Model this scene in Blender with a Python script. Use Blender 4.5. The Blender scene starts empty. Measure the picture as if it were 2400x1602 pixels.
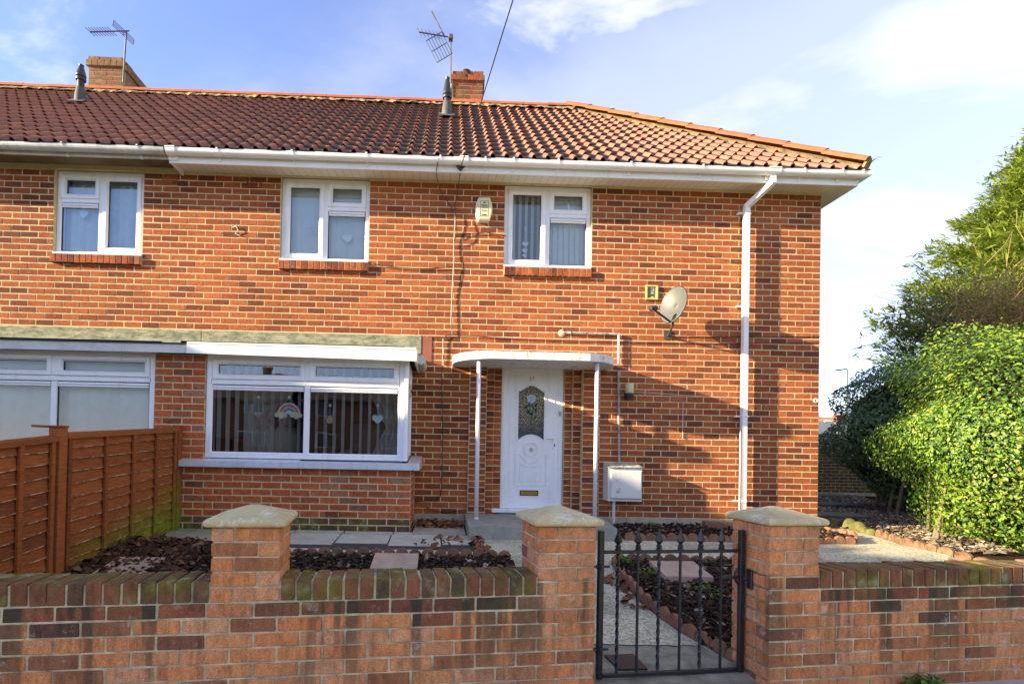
import bpy, math, random
import numpy as np
from mathutils import Matrix, Vector
random.seed(16); NR = np.random.default_rng(16)
SC = bpy.context.scene; COL = SC.collection
PI = math.pi; rad = math.radians

# ------------------------------------------------------------------ camera
CAM = Vector((-5.13, -7.12, 0.95))
YAW, PITCH, ROLL, FPX = 0.0264, 0.012, 0.0199, 1245.6
fwd = Vector((math.sin(YAW)*math.cos(PITCH), math.cos(YAW)*math.cos(PITCH), math.sin(PITCH)))
rgt = Vector((math.cos(YAW), -math.sin(YAW), 0)); upv = rgt.cross(fwd)
rgt, upv = (math.cos(ROLL)*rgt + math.sin(ROLL)*upv, -math.sin(ROLL)*rgt + math.cos(ROLL)*upv)
cd = bpy.data.cameras.new('camera'); cam = bpy.data.objects.new('camera', cd); COL.objects.link(cam)
M3 = Matrix((rgt, upv, -fwd)).transposed()
cam.matrix_world = Matrix.Translation(CAM) @ M3.to_4x4()
cd.sensor_width = 36; cd.lens = FPX/2400*36; cd.shift_x = 0.0541; cd.shift_y = 0.0978
cd.clip_start = 0.05; cd.clip_end = 2000
SC.camera = cam

# ------------------------------------------------------------------ sun, sky, exposure
SUN_TO = Vector((-4.2, -1.0, 1.21)).normalized()
sd = bpy.data.lights.new('sun', 'SUN'); sd.energy = 3.0; sd.angle = rad(0.55); sd.color = (1.0, 0.85, 0.56)
sun = bpy.data.objects.new('sun', sd); COL.objects.link(sun)
sun.rotation_euler = SUN_TO.to_track_quat('Z', 'Y').to_euler(); sun.location = (-20, -8, 12)
wd = bpy.data.worlds.new('World'); SC.world = wd; wd.use_nodes = True
nt = wd.node_tree; nt.nodes.clear(); L = nt.links.new
def wn(t, **k):
    n = nt.nodes.new(t)
    for a, b in k.items(): setattr(n, a, b)
    return n
def wmath(op, a, b=None, c=None, clamp=False):
    n = wn('ShaderNodeMath', operation=op, use_clamp=clamp)
    for i, v in enumerate((a, b, c)):
        if v is None: continue
        if isinstance(v, (int, float)): n.inputs[i].default_value = v
        else: L(v, n.inputs[i])
    return n.outputs[0]
sky = wn('ShaderNodeTexSky', sky_type='NISHITA', sun_disc=False)
sky.sun_elevation = math.asin(SUN_TO.z); sky.sun_rotation = math.atan2(SUN_TO.x, SUN_TO.y)
sky.air_density = 0.9; sky.dust_density = 0.15; sky.ozone_density = 3.0; sky.altitude = 0
tc = wn('ShaderNodeTexCoord'); sx_ = wn('ShaderNodeSeparateXYZ'); L(tc.outputs['Generated'], sx_.inputs[0])
dx, dy, dz = sx_.outputs
hz = wmath('ADD', wmath('MAXIMUM', dz, 0.0), 0.30)
cx = wn('ShaderNodeCombineXYZ'); L(wmath('DIVIDE', dx, hz), cx.inputs[0]); L(wmath('DIVIDE', dy, hz), cx.inputs[1])
mp = wn('ShaderNodeMapping'); L(cx.outputs[0], mp.inputs[0]); mp.inputs['Location'].default_value = (20.3, 4.1, 0); mp.inputs['Rotation'].default_value = (0, 0, 0.6); mp.inputs['Scale'].default_value = (0.75, 1.3, 1)
def wnoise(scale, detail, rough, dist=0.0):
    n = wn('ShaderNodeTexNoise'); L(mp.outputs[0], n.inputs['Vector']); n.inputs['Scale'].default_value = scale
    n.inputs['Detail'].default_value = detail; n.inputs['Roughness'].default_value = rough; n.inputs['Distortion'].default_value = dist
    return n.outputs['Fac']
def wmr(v, a, b, c=0.0, d=1.0):
    q = wn('ShaderNodeMapRange', interpolation_type='SMOOTHSTEP'); L(v, q.inputs[0])
    for i, x in zip((1, 2, 3, 4), (a, b, c, d)): q.inputs[i].default_value = x
    return q.outputs[0]
big = wnoise(0.9, 2, 0.5, 0.2); fine = wnoise(2.2, 8, 0.55, 0.3)
side = wmath('MULTIPLY', dx, 0.24)                       # more cloud towards the east
cov = wmath('ADD', wmath('ADD', wmath('MULTIPLY', big, 0.62), wmath('MULTIPLY', fine, 0.5)), side)
thick = wmr(cov, 0.60, 0.84); wisp = wmr(cov, 0.45, 0.68, 0.0, 0.42)
puff = wmath('MULTIPLY', wmr(wnoise(3.1, 9, 0.6, 0.6), 0.53, 0.74, 0.0, 0.8), wmr(big, 0.30, 0.46))   # small broken wisps
low = wmr(dz, 0.32, 0.02, 0.0, 0.38)
mask = wmath('MAXIMUM', wmath('MAXIMUM', wmath('MAXIMUM', thick, wisp), puff), low)
mask = wmath('ADD', wmath('MULTIPLY', mask, 0.86), 0.05)  # thin high haze over the whole sky
tint = wn('ShaderNodeMixRGB', blend_type='MULTIPLY'); tint.inputs[0].default_value = 1.0; L(sky.outputs[0], tint.inputs[1]); tint.inputs[2].default_value = (1.0, 0.84, 0.98, 1)
mx = wn('ShaderNodeMixRGB'); L(mask, mx.inputs[0]); L(tint.outputs[0], mx.inputs[1]); mx.inputs[2].default_value = (2.75, 2.74, 2.68, 1)
bg = wn('ShaderNodeBackground'); L(mx.outputs[0], bg.inputs[0]); bg.inputs[1].default_value = 0.08
L(bg.outputs[0], wn('ShaderNodeOutputWorld').inputs[0])
SC.view_settings.view_transform = 'Standard'; SC.view_settings.look = 'None'
SC.view_settings.exposure = 2.58; SC.view_settings.gamma = 1.0; SC.view_settings.use_curve_mapping = False
SC.cycles.use_denoising = True; SC.cycles.max_bounces = 8; SC.cycles.transparent_max_bounces = 16
SC.cycles.sample_clamp_indirect = 8

# ------------------------------------------------------------------ mesh helpers
class Fr:
    """wall frame: u along the wall, n outward, z up (angle 0 faces -y)"""
    def __init__(s, ox=0, oy=0, a=0.0):
        s.o = (ox, oy); s.a = a; s.du = (math.cos(a), math.sin(a)); s.dn = (math.sin(a), -math.cos(a))
    def __call__(s, u, n, z):
        return (s.o[0]+u*s.du[0]+n*s.dn[0], s.o[1]+u*s.du[1]+n*s.dn[1], z)
WF = Fr()
class MB:
    def __init__(s, fr=None): s.v = []; s.f = []; s.t = []; s.m = []; s.fr = fr; s.mi = 0; s.tn = 0.0
    def p(s, a): return s.fr(*a) if s.fr else tuple(a)
    def add(s, vs, fs, tone=None, flip=None):
        b = len(s.v); s.v += [s.p(q) for q in vs]
        fl = (s.fr is not None) if flip is None else flip
        for f in fs:
            f = [b+i for i in f]; s.f.append(f[::-1] if fl else f); s.t.append(s.tn if tone is None else tone); s.m.append(s.mi)
    def box(s, x0, x1, y0, y1, z0, z1, tone=None):
        s.add([(x0,y0,z0),(x1,y0,z0),(x1,y1,z0),(x0,y1,z0),(x0,y0,z1),(x1,y0,z1),(x1,y1,z1),(x0,y1,z1)],
              [(0,3,2,1),(4,5,6,7),(0,1,5,4),(1,2,6,5),(2,3,7,6),(3,0,4,7)], tone)
    def cbox(s, x0, x1, y0, y1, z0, z1, c=0.004, tone=None, jit=0.0):
        """chamfered box"""
        vs = []; idx = {}
        X = ((x0, x0+c), (x1, x1-c)); Y = ((y0, y0+c), (y1, y1-c)); Z = ((z0, z0+c), (z1, z1-c))
        for i in (0, 1):
            for j in (0, 1):
                for k in (0, 1):
                    jx, jy, jz = [random.uniform(-jit, jit) for _ in range(3)]
                    for ax in range(3):
                        q = [X[i][0 if ax == 0 else 1]+jx, Y[j][0 if ax == 1 else 1]+jy, Z[k][0 if ax == 2 else 1]+jz]
                        idx[(i,j,k,ax)] = len(vs); vs.append(q)
        F = []
        for ax in range(3):
            for sgn in (0, 1):
                o = [a for a in range(3) if a != ax]; ring = []
                for a, b in ((0,0),(1,0),(1,1),(0,1)):
                    q = [0,0,0]; q[ax] = sgn; q[o[0]] = a; q[o[1]] = b; ring.append(idx[(*q, ax)])
                F.append(ring if (sgn == 1) == (ax != 1) else ring[::-1])
        for ax in range(3):
            o = [a for a in range(3) if a != ax]
            for a in (0, 1):
                for b in (0, 1):
                    q0 = [0,0,0]; q1 = [0,0,0]; q0[ax] = 0; q1[ax] = 1
                    for q in (q0, q1): q[o[0]] = a; q[o[1]] = b
                    F.append([idx[(*q0,o[0])], idx[(*q1,o[0])], idx[(*q1,o[1])], idx[(*q0,o[1])]])
        for i in (0, 1):
            for j in (0, 1):
                for k in (0, 1): F.append([idx[(i,j,k,0)], idx[(i,j,k,1)], idx[(i,j,k,2)]])
        s.add(vs, F, tone)
    def obox(s, mat, sx, sy, sz, tone=None):
        vs = [mat @ Vector((a*sx/2, b*sy/2, c*sz/2)) for c in (-1,1) for a, b in ((-1,-1),(1,-1),(1,1),(-1,1))]
        s.add([tuple(v) for v in vs], [(0,3,2,1),(4,5,6,7),(0,1,5,4),(1,2,6,5),(2,3,7,6),(3,0,4,7)], tone)
    def tube(s, pts, r, n=6, tone=None, cap=True, close=False):
        pts = [Vector(s.p(q)) for q in pts]; N = len(pts); fr = s.fr; s.fr = None
        R = r if isinstance(r, (list, tuple)) else [r]*N
        vs = []; ref = None
        for i, q in enumerate(pts):
            a = pts[(i-1) % N] if (close or i > 0) else q; b = pts[(i+1) % N] if (close or i < N-1) else q
            d = (b-a).normalized()
            if ref is None or abs(ref.dot(d)) > 0.95: ref = Vector((0,0,1)) if abs(d.z) < 0.9 else Vector((1,0,0))
            x = ref.cross(d).normalized(); y = d.cross(x); ref = y
            for k in range(n):
                an = 2*PI*k/n; vs.append(tuple(q + (x*math.cos(an)+y*math.sin(an))*R[i]))
        F = []
        for i in range(N if close else N-1):
            j = (i+1) % N
            for k in range(n): F.append([i*n+k, i*n+(k+1) % n, j*n+(k+1) % n, j*n+k])
        if cap and not close: F.append(list(range(n))[::-1]); F.append([(N-1)*n+k for k in range(n)])
        s.add(vs, F, tone, flip=False); s.fr = fr
    def lathe(s, c, prof, n=20, axis=None, tone=None):
        """prof: (radius, height) list; axis: unit Vector"""
        ax = axis or Vector((0,0,1)); ref = Vector((1,0,0)) if abs(ax.x) < 0.9 else Vector((0,1,0))
        x = ref.cross(ax).normalized(); y = ax.cross(x); c = Vector(s.p(c)); vs = []
        for r, h in prof:
            for k in range(n):
                an = 2*PI*k/n; vs.append(tuple(c + ax*h + (x*math.cos(an)+y*math.sin(an))*max(r, 1e-4)))
        F = [[i*n+k, i*n+(k+1) % n, (i+1)*n+(k+1) % n, (i+1)*n+k] for i in range(len(prof)-1) for k in range(n)]
        fr = s.fr; s.fr = None; s.add(vs, F, tone, flip=False); s.fr = fr
    def prism(s, poly, n0, n1, tone=None):
        """poly in (u,z), extruded from n0 to n1 (wall frame or u,y,z)"""
        N = len(poly); vs = [(a, n0, b) for a, b in poly]+[(a, n1, b) for a, b in poly]
        F = [list(range(N)), [N+i for i in range(N)][::-1]]+[[i, N+i, N+(i+1) % N, (i+1) % N] for i in range(N)]
        s.add(vs, F, tone)
    def slab(s, poly, z0, z1, tone=None):
        """poly in (x,y), ccw, extruded in z; z0/z1 numbers or functions of (x,y)"""
        N = len(poly); f0 = z0 if callable(z0) else (lambda x, y: z0); f1 = z1 if callable(z1) else (lambda x, y: z1)
        vs = [(x, y, f0(x, y)) for x, y in poly]+[(x, y, f1(x, y)) for x, y in poly]
        s.add(vs, [list(range(N))[::-1], [N+i for i in range(N)]]+[[i, (i+1) % N, N+(i+1) % N, N+i] for i in range(N)], tone)
    def rim(s, x0, x1, z0, z1, w, nf, nb, c=0.012):
        """mitred rectangular frame in the wall frame: front at nf, back at nb"""
        L_ = [(0, nb), (0, nf-c*0.4), (c*0.4, nf), (w-c, nf), (w, nf-c), (w, nb)]
        vs = []
        for d, n in L_: vs += [(x0+d, n, z0+d), (x1-d, n, z0+d), (x1-d, n, z1-d), (x0+d, n, z1-d)]
        F = []
        for i in range(len(L_)-1):
            for k in range(4):
                j = (k+1) % 4; F.append([i*4+k, i*4+j, (i+1)*4+j, (i+1)*4+k])
        s.add(vs, F)
    def build(s, name, mats, parent=None, smooth=False):
        me = bpy.data.meshes.new(name); me.from_pydata(s.v, [], s.f)
        for m in (mats if isinstance(mats, (list, tuple)) else [mats]): me.materials.append(m)
        at = me.attributes.new('tone', 'FLOAT', 'FACE'); at.data.foreach_set('value', np.array(s.t, np.float32))
        me.polygons.foreach_set('material_index', np.array(s.m, np.int32))
        if smooth: me.polygons.foreach_set('use_smooth', np.ones(len(s.f), bool))
        me.update(); return link(name, me, parent)
WORLD = {}
def link(name, data, parent=None, mw=None):
    o = bpy.data.objects.new(name, data); COL.objects.link(o)
    if parent is not None:
        o.parent = parent
        pm = WORLD.get(parent.name)
        if pm is not None: o.matrix_parent_inverse = pm.inverted()
    if mw is not None: o.matrix_basis = mw
    return o
def tag(o, label, cat, group=None, kind=None):
    if label: o['label'] = label
    if cat: o['category'] = cat
    if group: o['group'] = group
    if kind: o['kind'] = kind
    return o
def thing(name, label, cat, loc=(0,0,0), group=None):
    o = bpy.data.objects.new(name, None); COL.objects.link(o); o.location = loc; o.empty_display_size = 0.1
    WORLD[o.name] = Matrix.Translation(Vector(loc)); return tag(o, label, cat, group)
def np_mesh(name, V, Fc, tone, mats, parent=None, smooth=False):
    me = bpy.data.meshes.new(name); V = np.asarray(V, np.float32); Fc = np.asarray(Fc, np.int32); k = Fc.shape[1]
    me.vertices.add(len(V)); me.vertices.foreach_set('co', V.ravel())
    me.loops.add(Fc.size); me.loops.foreach_set('vertex_index', Fc.ravel())
    me.polygons.add(len(Fc)); me.polygons.foreach_set('loop_start', np.arange(0, Fc.size, k, dtype=np.int32))
    for m in (mats if isinstance(mats, (list, tuple)) else [mats]): me.materials.append(m)
    me.update(calc_edges=True)
    at = me.attributes.new('tone', 'FLOAT', 'FACE'); at.data.foreach_set('value', np.asarray(tone, np.float32))
    if smooth: me.polygons.foreach_set('use_smooth', np.ones(len(Fc), bool))
    me.validate(); return link(name, me, parent)
def text_mesh(body, size, fr, u, n, z, mat, name, parent, bold=0.0, sx=1.0, depth=0.001):
    cu = bpy.data.curves.new('t', 'FONT'); cu.body = body; cu.size = size; cu.align_x = 'CENTER'; cu.align_y = 'CENTER'; cu.extrude = depth; cu.offset = bold
    ob = bpy.data.objects.new('t', cu); COL.objects.link(ob); bpy.context.view_layer.update()
    dg = bpy.context.evaluated_depsgraph_get(); me = bpy.data.meshes.new_from_object(ob.evaluated_get(dg))
    bpy.data.objects.remove(ob); me.materials.clear(); me.materials.append(mat); me.name = name
    for v in me.vertices:
        a, b, c = v.co; v.co = fr(u+a*sx, n+c, z+b)
    return link(name, me, parent)

# ------------------------------------------------------------------ material helpers
class Mat:
    def __init__(s, name, rough=0.85, spec=0.3):
        s.m = bpy.data.materials.new(name); s.m.use_nodes = True; s.t = s.m.node_tree
        s.b = s.t.nodes['Principled BSDF']; s.b.inputs['Roughness'].default_value = rough; s.b.inputs['Specular IOR Level'].default_value = spec
        s._pos = None
    def n(s, t, **k):
        q = s.t.nodes.new(t)
        for a, b in k.items(): setattr(q, a, b)
        return q
    def L(s, a, b): s.t.links.new(a, b)
    def pos(s):
        if s._pos is None: s._pos = s.n('ShaderNodeNewGeometry')
        return s._pos.outputs['Position']
    def setv(s, sock, v):
        if isinstance(v, (int, float)): sock.default_value = v
        elif isinstance(v, (tuple, list)): sock.default_value = (*v, 1) if len(v) == 3 and sock.type == 'RGBA' else v
        else: s.L(v, sock)
    def math(s, op, a, b=0.0, clamp=False):
        q = s.n('ShaderNodeMath', operation=op, use_clamp=clamp); s.setv(q.inputs[0], a); s.setv(q.inputs[1], b); return q.outputs[0]
    def noise(s, scale, detail=4, rough=0.55, stretch=None, vec=None):
        q = s.n('ShaderNodeTexNoise'); v = vec or s.pos()
        if stretch:
            mp = s.n('ShaderNodeMapping'); mp.inputs['Scale'].default_value = stretch; s.L(v, mp.inputs[0]); v = mp.outputs[0]
        s.L(v, q.inputs['Vector']); q.inputs['Scale'].default_value = scale; q.inputs['Detail'].default_value = detail; q.inputs['Roughness'].default_value = rough
        return q.outputs['Fac']
    def vor(s, scale, out='Color', feature='F1'):
        q = s.n('ShaderNodeTexVoronoi', feature=feature); s.L(s.pos(), q.inputs['Vector']); q.inputs['Scale'].default_value = scale; return q.outputs[out]
    def rnd(s):
        a = s.n('ShaderNodeAttribute', attribute_name='tone'); o = s.n('ShaderNodeObjectInfo')
        return s.math('FRACT', s.math('ADD', a.outputs['Fac'], o.outputs['Random']))
    def tone(s): return s.n('ShaderNodeAttribute', attribute_name='tone').outputs['Fac']
    def ramp(s, fac, stops, const=False):
        q = s.n('ShaderNodeValToRGB'); s.setv(q.inputs[0], fac); e = q.color_ramp.elements
        if const: q.color_ramp.interpolation = 'CONSTANT'
        while len(e) < len(stops): e.new(0.5)
        for i, (p, c) in enumerate(stops): e[i].position = p; e[i].color = (*c, 1)
        return q.outputs[0]
    def mr(s, v, a, b, c=0.0, d=1.0, smooth=True):
        q = s.n('ShaderNodeMapRange', interpolation_type='SMOOTHSTEP' if smooth else 'LINEAR'); s.L(v, q.inputs[0])
        for i, x in zip((1,2,3,4), (a,b,c,d)): q.inputs[i].default_value = x
        return q.outputs[0]
    def mix(s, f, a, b, mode='MIX'):
        q = s.n('ShaderNodeMixRGB', blend_type=mode); s.setv(q.inputs[0], f); s.setv(q.inputs[1], a); s.setv(q.inputs[2], b); return q.outputs[0]
    def col(s, c): s.setv(s.b.inputs['Base Color'], c); return s
    def bump(s, h, strength=0.3, dist=0.005):
        q = s.n('ShaderNodeBump'); q.inputs['Strength'].default_value = strength; q.inputs['Distance'].default_value = dist; s.L(h, q.inputs['Height']); s.L(q.outputs[0], s.b.inputs['Normal']); return s
    def sep(s, v):
        q = s.n('ShaderNodeSeparateXYZ'); s.L(v, q.inputs[0]); return q.outputs
    def nrm(s):
        s.pos(); return s._pos.outputs['Normal']
def plain(name, c, rough=0.6, spec=0.4, var=0.12, scale=9.0, metal=0.0, bump=0.0):
    m = Mat(name, rough, spec); m.b.inputs['Metallic'].default_value = metal
    nz = m.noise(scale, 5, 0.6); d = tuple(x*(1-var) for x in c); l = tuple(min(1, x*(1+var)) for x in c)
    m.col(m.ramp(nz, [(0.3, d), (0.7, l)]))
    if bump: m.bump(m.noise(scale*14, 3), bump, 0.003)
    return m.m
# ------------------------------------------------------------------ materials
def brick_mat(name, stops, streak=False, moss=0.0, soot=0.0, white=0.0, drip=0.0):
    m = Mat(name, 0.92, 0.2); r = m.rnd(); c = m.ramp(r, stops)
    n1 = m.noise(30, 6, 0.65, (1, 1, 0.35) if streak else None); n2 = m.noise(170, 2, 0.5)
    c = m.mix(0.75, c, m.ramp(n1, [(0.28, (0.45, 0.45, 0.45)), (0.5, (0.98, 0.98, 0.98)), (0.74, (1.4, 1.36, 1.3))]), 'MULTIPLY')
    c = m.mix(0.7, c, m.ramp(n2, [(0.32, (0.55, 0.55, 0.55)), (0.68, (1.35, 1.35, 1.35))]), 'MULTIPLY')
    big = m.noise(0.9, 5, 0.65, (1, 1, 0.45)); c = m.mix(0.8, c, m.ramp(big, [(0.3, (0.66, 0.64, 0.62)), (0.52, (1.05, 1.05, 1.05)), (0.75, (1.25, 1.2, 1.15))]), 'MULTIPLY')
    if drip:
        zz = m.sep(m.pos())[2]; dk = m.math('MULTIPLY', m.mr(m.noise(5.5, 4, 0.6, (1, 1, 0.06)), 0.49, 0.58), m.mr(m.math('ADD', zz, m.math('MULTIPLY', m.noise(2.0, 3), 0.3)), -0.42, 0.2)); dk = m.math('MULTIPLY', dk, m.mr(zz, 0.27, 0.24)); c = m.mix(m.math('MULTIPLY', dk, drip), c, (0.05, 0.045, 0.03))
    if white: c = m.mix(m.math('MULTIPLY', m.mr(m.noise(9, 7, 0.75), 0.57, 0.68), white), c, (0.6, 0.55, 0.47))
    if soot: c = m.mix(m.math('MULTIPLY', m.mr(m.noise(3.2, 6, 0.7), 0.5, 0.68), soot), c, (0.045, 0.04, 0.035))
    if moss:
        z = m.sep(m.nrm())[2]; k = m.math('ADD', m.mr(m.noise(4.5, 7, 0.7), 0.42, 0.62), m.math('MULTIPLY', z, 0.25))
        c = m.mix(m.math('MULTIPLY', k, moss, True), c, m.ramp(m.noise(13, 4), [(0.35, (0.075, 0.07, 0.012)), (0.55, (0.17, 0.15, 0.02)), (0.75, (0.34, 0.33, 0.24))]))
    m.col(c); m.bump(m.noise(110, 5, 0.7), 0.55, 0.004); return m.m
M_BRICK = brick_mat('house brick', [(0.0, (0.42, 0.128, 0.042)), (0.22, (0.36, 0.097, 0.033)), (0.45, (0.4, 0.114, 0.038)), (0.65, (0.31, 0.079, 0.029)), (0.83, (0.24, 0.064, 0.027)), (1.0, (0.16, 0.046, 0.025))], False, 0.0, 0.16, 0.16)
M_BRICKG = brick_mat('garden wall brick', [(0.0, (0.6, 0.235, 0.085)), (0.2, (0.6, 0.265, 0.11)), (0.42, (0.56, 0.2, 0.07)), (0.62, (0.6, 0.31, 0.155)), (0.84, (0.5, 0.195, 0.075)), (0.92, (0.3, 0.125, 0.06)), (1.0, (0.15, 0.068, 0.042))], True, 0.0, 0.18, 0.45, 0.7)
M_BRICKTOP = brick_mat('upper wall brick', [(0.0, (0.3, 0.1, 0.05)), (0.35, (0.2, 0.075, 0.042)), (0.7, (0.25, 0.085, 0.045)), (1.0, (0.1, 0.05, 0.036))], True, 0.25, 0.85, 0.4, 0.9)
M_COPE = brick_mat('coping brick', [(0.0, (0.2, 0.085, 0.04)), (0.4, (0.25, 0.1, 0.05)), (0.7, (0.14, 0.075, 0.04)), (1.0, (0.09, 0.06, 0.04))], True, 0.85, 0.45, 0.35)
M_BRICKOLD = brick_mat('chimney brick', [(0.0, (0.33, 0.085, 0.04)), (0.3, (0.2, 0.06, 0.035)), (0.6, (0.28, 0.09, 0.05)), (0.85, (0.42, 0.1, 0.035)), (1.0, (0.1, 0.04, 0.03))], True, 0.3, 0.5, 0.1)
M_BRICKOLDL = brick_mat('old chimney brick', [(0.0, (0.3, 0.14, 0.085)), (0.5, (0.26, 0.11, 0.06)), (1.0, (0.33, 0.17, 0.1))], True, 0.55, 0.2, 0.1)
M_BASEBR = brick_mat('bay base brick', [(0.0, (0.53, 0.15, 0.05)), (0.3, (0.45, 0.112, 0.038)), (0.6, (0.5, 0.13, 0.044)), (0.8, (0.38, 0.1, 0.038)), (0.93, (0.42, 0.19, 0.11)), (1.0, (0.24, 0.075, 0.04))], False, 0.0, 0.12, 0.12)
M_DAMPBR = brick_mat('damp base brick', [(0.0, (0.16, 0.06, 0.04)), (0.5, (0.12, 0.08, 0.045)), (1.0, (0.2, 0.09, 0.06))], False, 0.9, 0.4, 0.2)
def mortar(name, c, dirt=0.3):
    m = Mat(name, 0.95, 0.1); q = m.ramp(m.noise(8, 6, 0.65), [(0.3, tuple(x*(1-dirt) for x in c)), (0.7, c)])
    m.col(m.mix(0.4, q, m.ramp(m.noise(120, 3), [(0.3, (0.7,)*3), (0.7, (1.15,)*3)]), 'MULTIPLY')); m.bump(m.noise(160, 3), 0.5, 0.004); return m.m
M_MORT = mortar('house mortar', (0.7, 0.56, 0.3), 0.22)
M_MORTG = mortar('garden wall mortar', (0.8, 0.7, 0.44), 0.72)
M_CONC = mortar('concrete', (0.48, 0.43, 0.32), 0.3)
def upvc(name, c=(0.88, 0.88, 0.87), dirt=0.08):
    m = Mat(name, 0.32, 0.5); q = m.ramp(m.noise(3.5, 6, 0.7), [(0.3, tuple(x*(1-dirt) for x in c)), (0.6, c)]); q = m.mix(m.math('MULTIPLY', m.mr(m.noise(9, 6, 0.75, (1, 1, 0.15)), 0.52, 0.7), 0.25+dirt), q, tuple(x*y for x, y in zip(c, (0.62, 0.58, 0.48)))); m.col(q); return m.m
M_UPVC = upvc('white upvc'); M_GUT = upvc('gutter white', (0.88, 0.87, 0.82), 0.06); M_GUTOLD = upvc('weathered gutter', (0.62, 0.62, 0.58), 0.35)
M_SOFF = upvc('soffit board', (0.85, 0.8, 0.66), 0.05); M_GASK = plain('black gasket', (0.02, 0.02, 0.022), 0.5)
m = Mat('stained paint', 0.6, 0.35); z = m.mr(m.noise(9, 7, 0.75, (1.6, 1.6, 0.5)), 0.47, 0.7); m.col(m.mix(m.math('MULTIPLY', z, 0.75), (0.75, 0.74, 0.7), (0.2, 0.16, 0.11))); M_STAIN = m.m
m = Mat('soffit old', 0.8, 0.2); m.col(m.ramp(m.noise(2.2, 5, 0.6), [(0.35, (0.16, 0.1, 0.05)), (0.6, (0.2, 0.17, 0.09))])); M_SOFFOLD = m.m
def glass(name, k=1.7, tint=(0.93, 0.97, 0.97)):
    m = bpy.data.materials.new(name); m.use_nodes = True; t = m.node_tree; t.nodes.clear()
    o = t.nodes.new('ShaderNodeOutputMaterial'); tr = t.nodes.new('ShaderNodeBsdfTransparent'); tr.inputs[0].default_value = (*tint, 1)
    gl = t.nodes.new('ShaderNodeBsdfGlossy'); gl.inputs['Roughness'].default_value = 0.008; gl.inputs[0].default_value = (0.95, 1, 1, 1)
    fr = t.nodes.new('ShaderNodeFresnel'); fr.inputs[0].default_value = 1.5; mu = t.nodes.new('ShaderNodeMath'); mu.operation = 'MULTIPLY'; mu.inputs[1].default_value = k; mu.use_clamp = True
    nz = t.nodes.new('ShaderNodeTexNoise'); nz.inputs['Scale'].default_value = 1.3; g = t.nodes.new('ShaderNodeNewGeometry'); t.links.new(g.outputs['Position'], nz.inputs['Vector'])
    bp = t.nodes.new('ShaderNodeBump'); bp.inputs['Strength'].default_value = 0.05; bp.inputs['Distance'].default_value = 0.05; t.links.new(nz.outputs[0], bp.inputs['Height']); t.links.new(bp.outputs[0], gl.inputs['Normal'])
    mi = t.nodes.new('ShaderNodeMixShader'); t.links.new(fr.outputs[0], mu.inputs[0]); t.links.new(mu.outputs[0], mi.inputs[0]); t.links.new(tr.outputs[0], mi.inputs[1]); t.links.new(gl.outputs[0], mi.inputs[2]); t.links.new(mi.outputs[0], o.inputs[0])
    return m
M_GLASS = glass('window glass', 3.4); M_GLASS_UP = glass('upper window glass', 3.2, (0.86, 0.95, 0.97))
M_BLIND = plain('blind fabric', (0.86, 0.86, 0.82), 0.8, 0.2, 0.05); M_CURT = plain('curtain fabric', (0.5, 0.46, 0.4), 0.9, 0.1, 0.15, 5)
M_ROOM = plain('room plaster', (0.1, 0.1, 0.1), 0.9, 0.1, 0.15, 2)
# roof tiles: attribute tone = random, material slot 0 = roll, 1 = pan
def tile_mat(name, a, b, c, d):
    m = Mat(name, 0.85, 0.25); r = m.rnd(); q = m.ramp(r, [(0.0, a), (0.45, b), (0.8, c), (0.97, d)])
    q = m.mix(0.8, q, m.ramp(m.noise(26, 6, 0.7), [(0.3, (0.55,)*3), (0.5, (0.95,)*3), (0.75, (1.25, 1.22, 1.15))]), 'MULTIPLY')
    q = m.mix(m.math('MULTIPLY', m.mr(m.noise(2.6, 7, 0.75), 0.6, 0.75), 0.28), q, (0.19, 0.17, 0.11))
    m.col(q); m.bump(m.noise(120, 4), 0.4, 0.004); return m.m
M_TROLL = tile_mat('tile roll', (0.29, 0.13, 0.092), (0.25, 0.115, 0.085), (0.3, 0.135, 0.094), (0.33, 0.155, 0.1))
M_TPAN = tile_mat('tile pan', (0.17, 0.118, 0.095), (0.145, 0.122, 0.105), (0.21, 0.125, 0.092), (0.26, 0.14, 0.09))
M_DECK = plain('roof underlay', (0.05, 0.035, 0.03), 0.9, 0.1)
m = Mat('ridge clay', 0.8, 0.25); m.col(m.mix(0.6, m.ramp(m.rnd(), [(0.0, (0.44, 0.105, 0.045)), (0.6, (0.5, 0.13, 0.05)), (1.0, (0.38, 0.1, 0.05))]), m.ramp(m.noise(7, 6, 0.7), [(0.3, (0.6,)*3), (0.6, (1.05,)*3)]), 'MULTIPLY')); m.bump(m.noise(60, 4), 0.3, 0.004); M_RIDGE = m.m
m = Mat('lichen mortar', 0.95, 0.1); m.col(m.ramp(m.noise(6, 7, 0.75), [(0.34, (0.12, 0.095, 0.06)), (0.48, (0.23, 0.18, 0.1)), (0.6, (0.32, 0.25, 0.1)), (0.72, (0.3, 0.25, 0.18))])); m.bump(m.noise(40, 5), 0.7, 0.01); M_LICH = m.m
M_LEAD = plain('lead', (0.08, 0.082, 0.08), 0.7, 0.4, 0.25); M_BLACK = plain('black plastic', (0.022, 0.023, 0.025), 0.42, 0.5, 0.2); M_FLUE = plain('grey green flue', (0.022, 0.025, 0.028), 0.5, 0.4, 0.3)
m = Mat('mossy slab', 0.95, 0.1); m.col(m.ramp(m.noise(5, 7, 0.7, (1, 1, 3)), [(0.33, (0.1, 0.12, 0.08)), (0.48, (0.26, 0.26, 0.17)), (0.62, (0.42, 0.39, 0.26))])); m.bump(m.noise(50, 4), 0.6, 0.008); M_MOSSLAB = m.m
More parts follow.
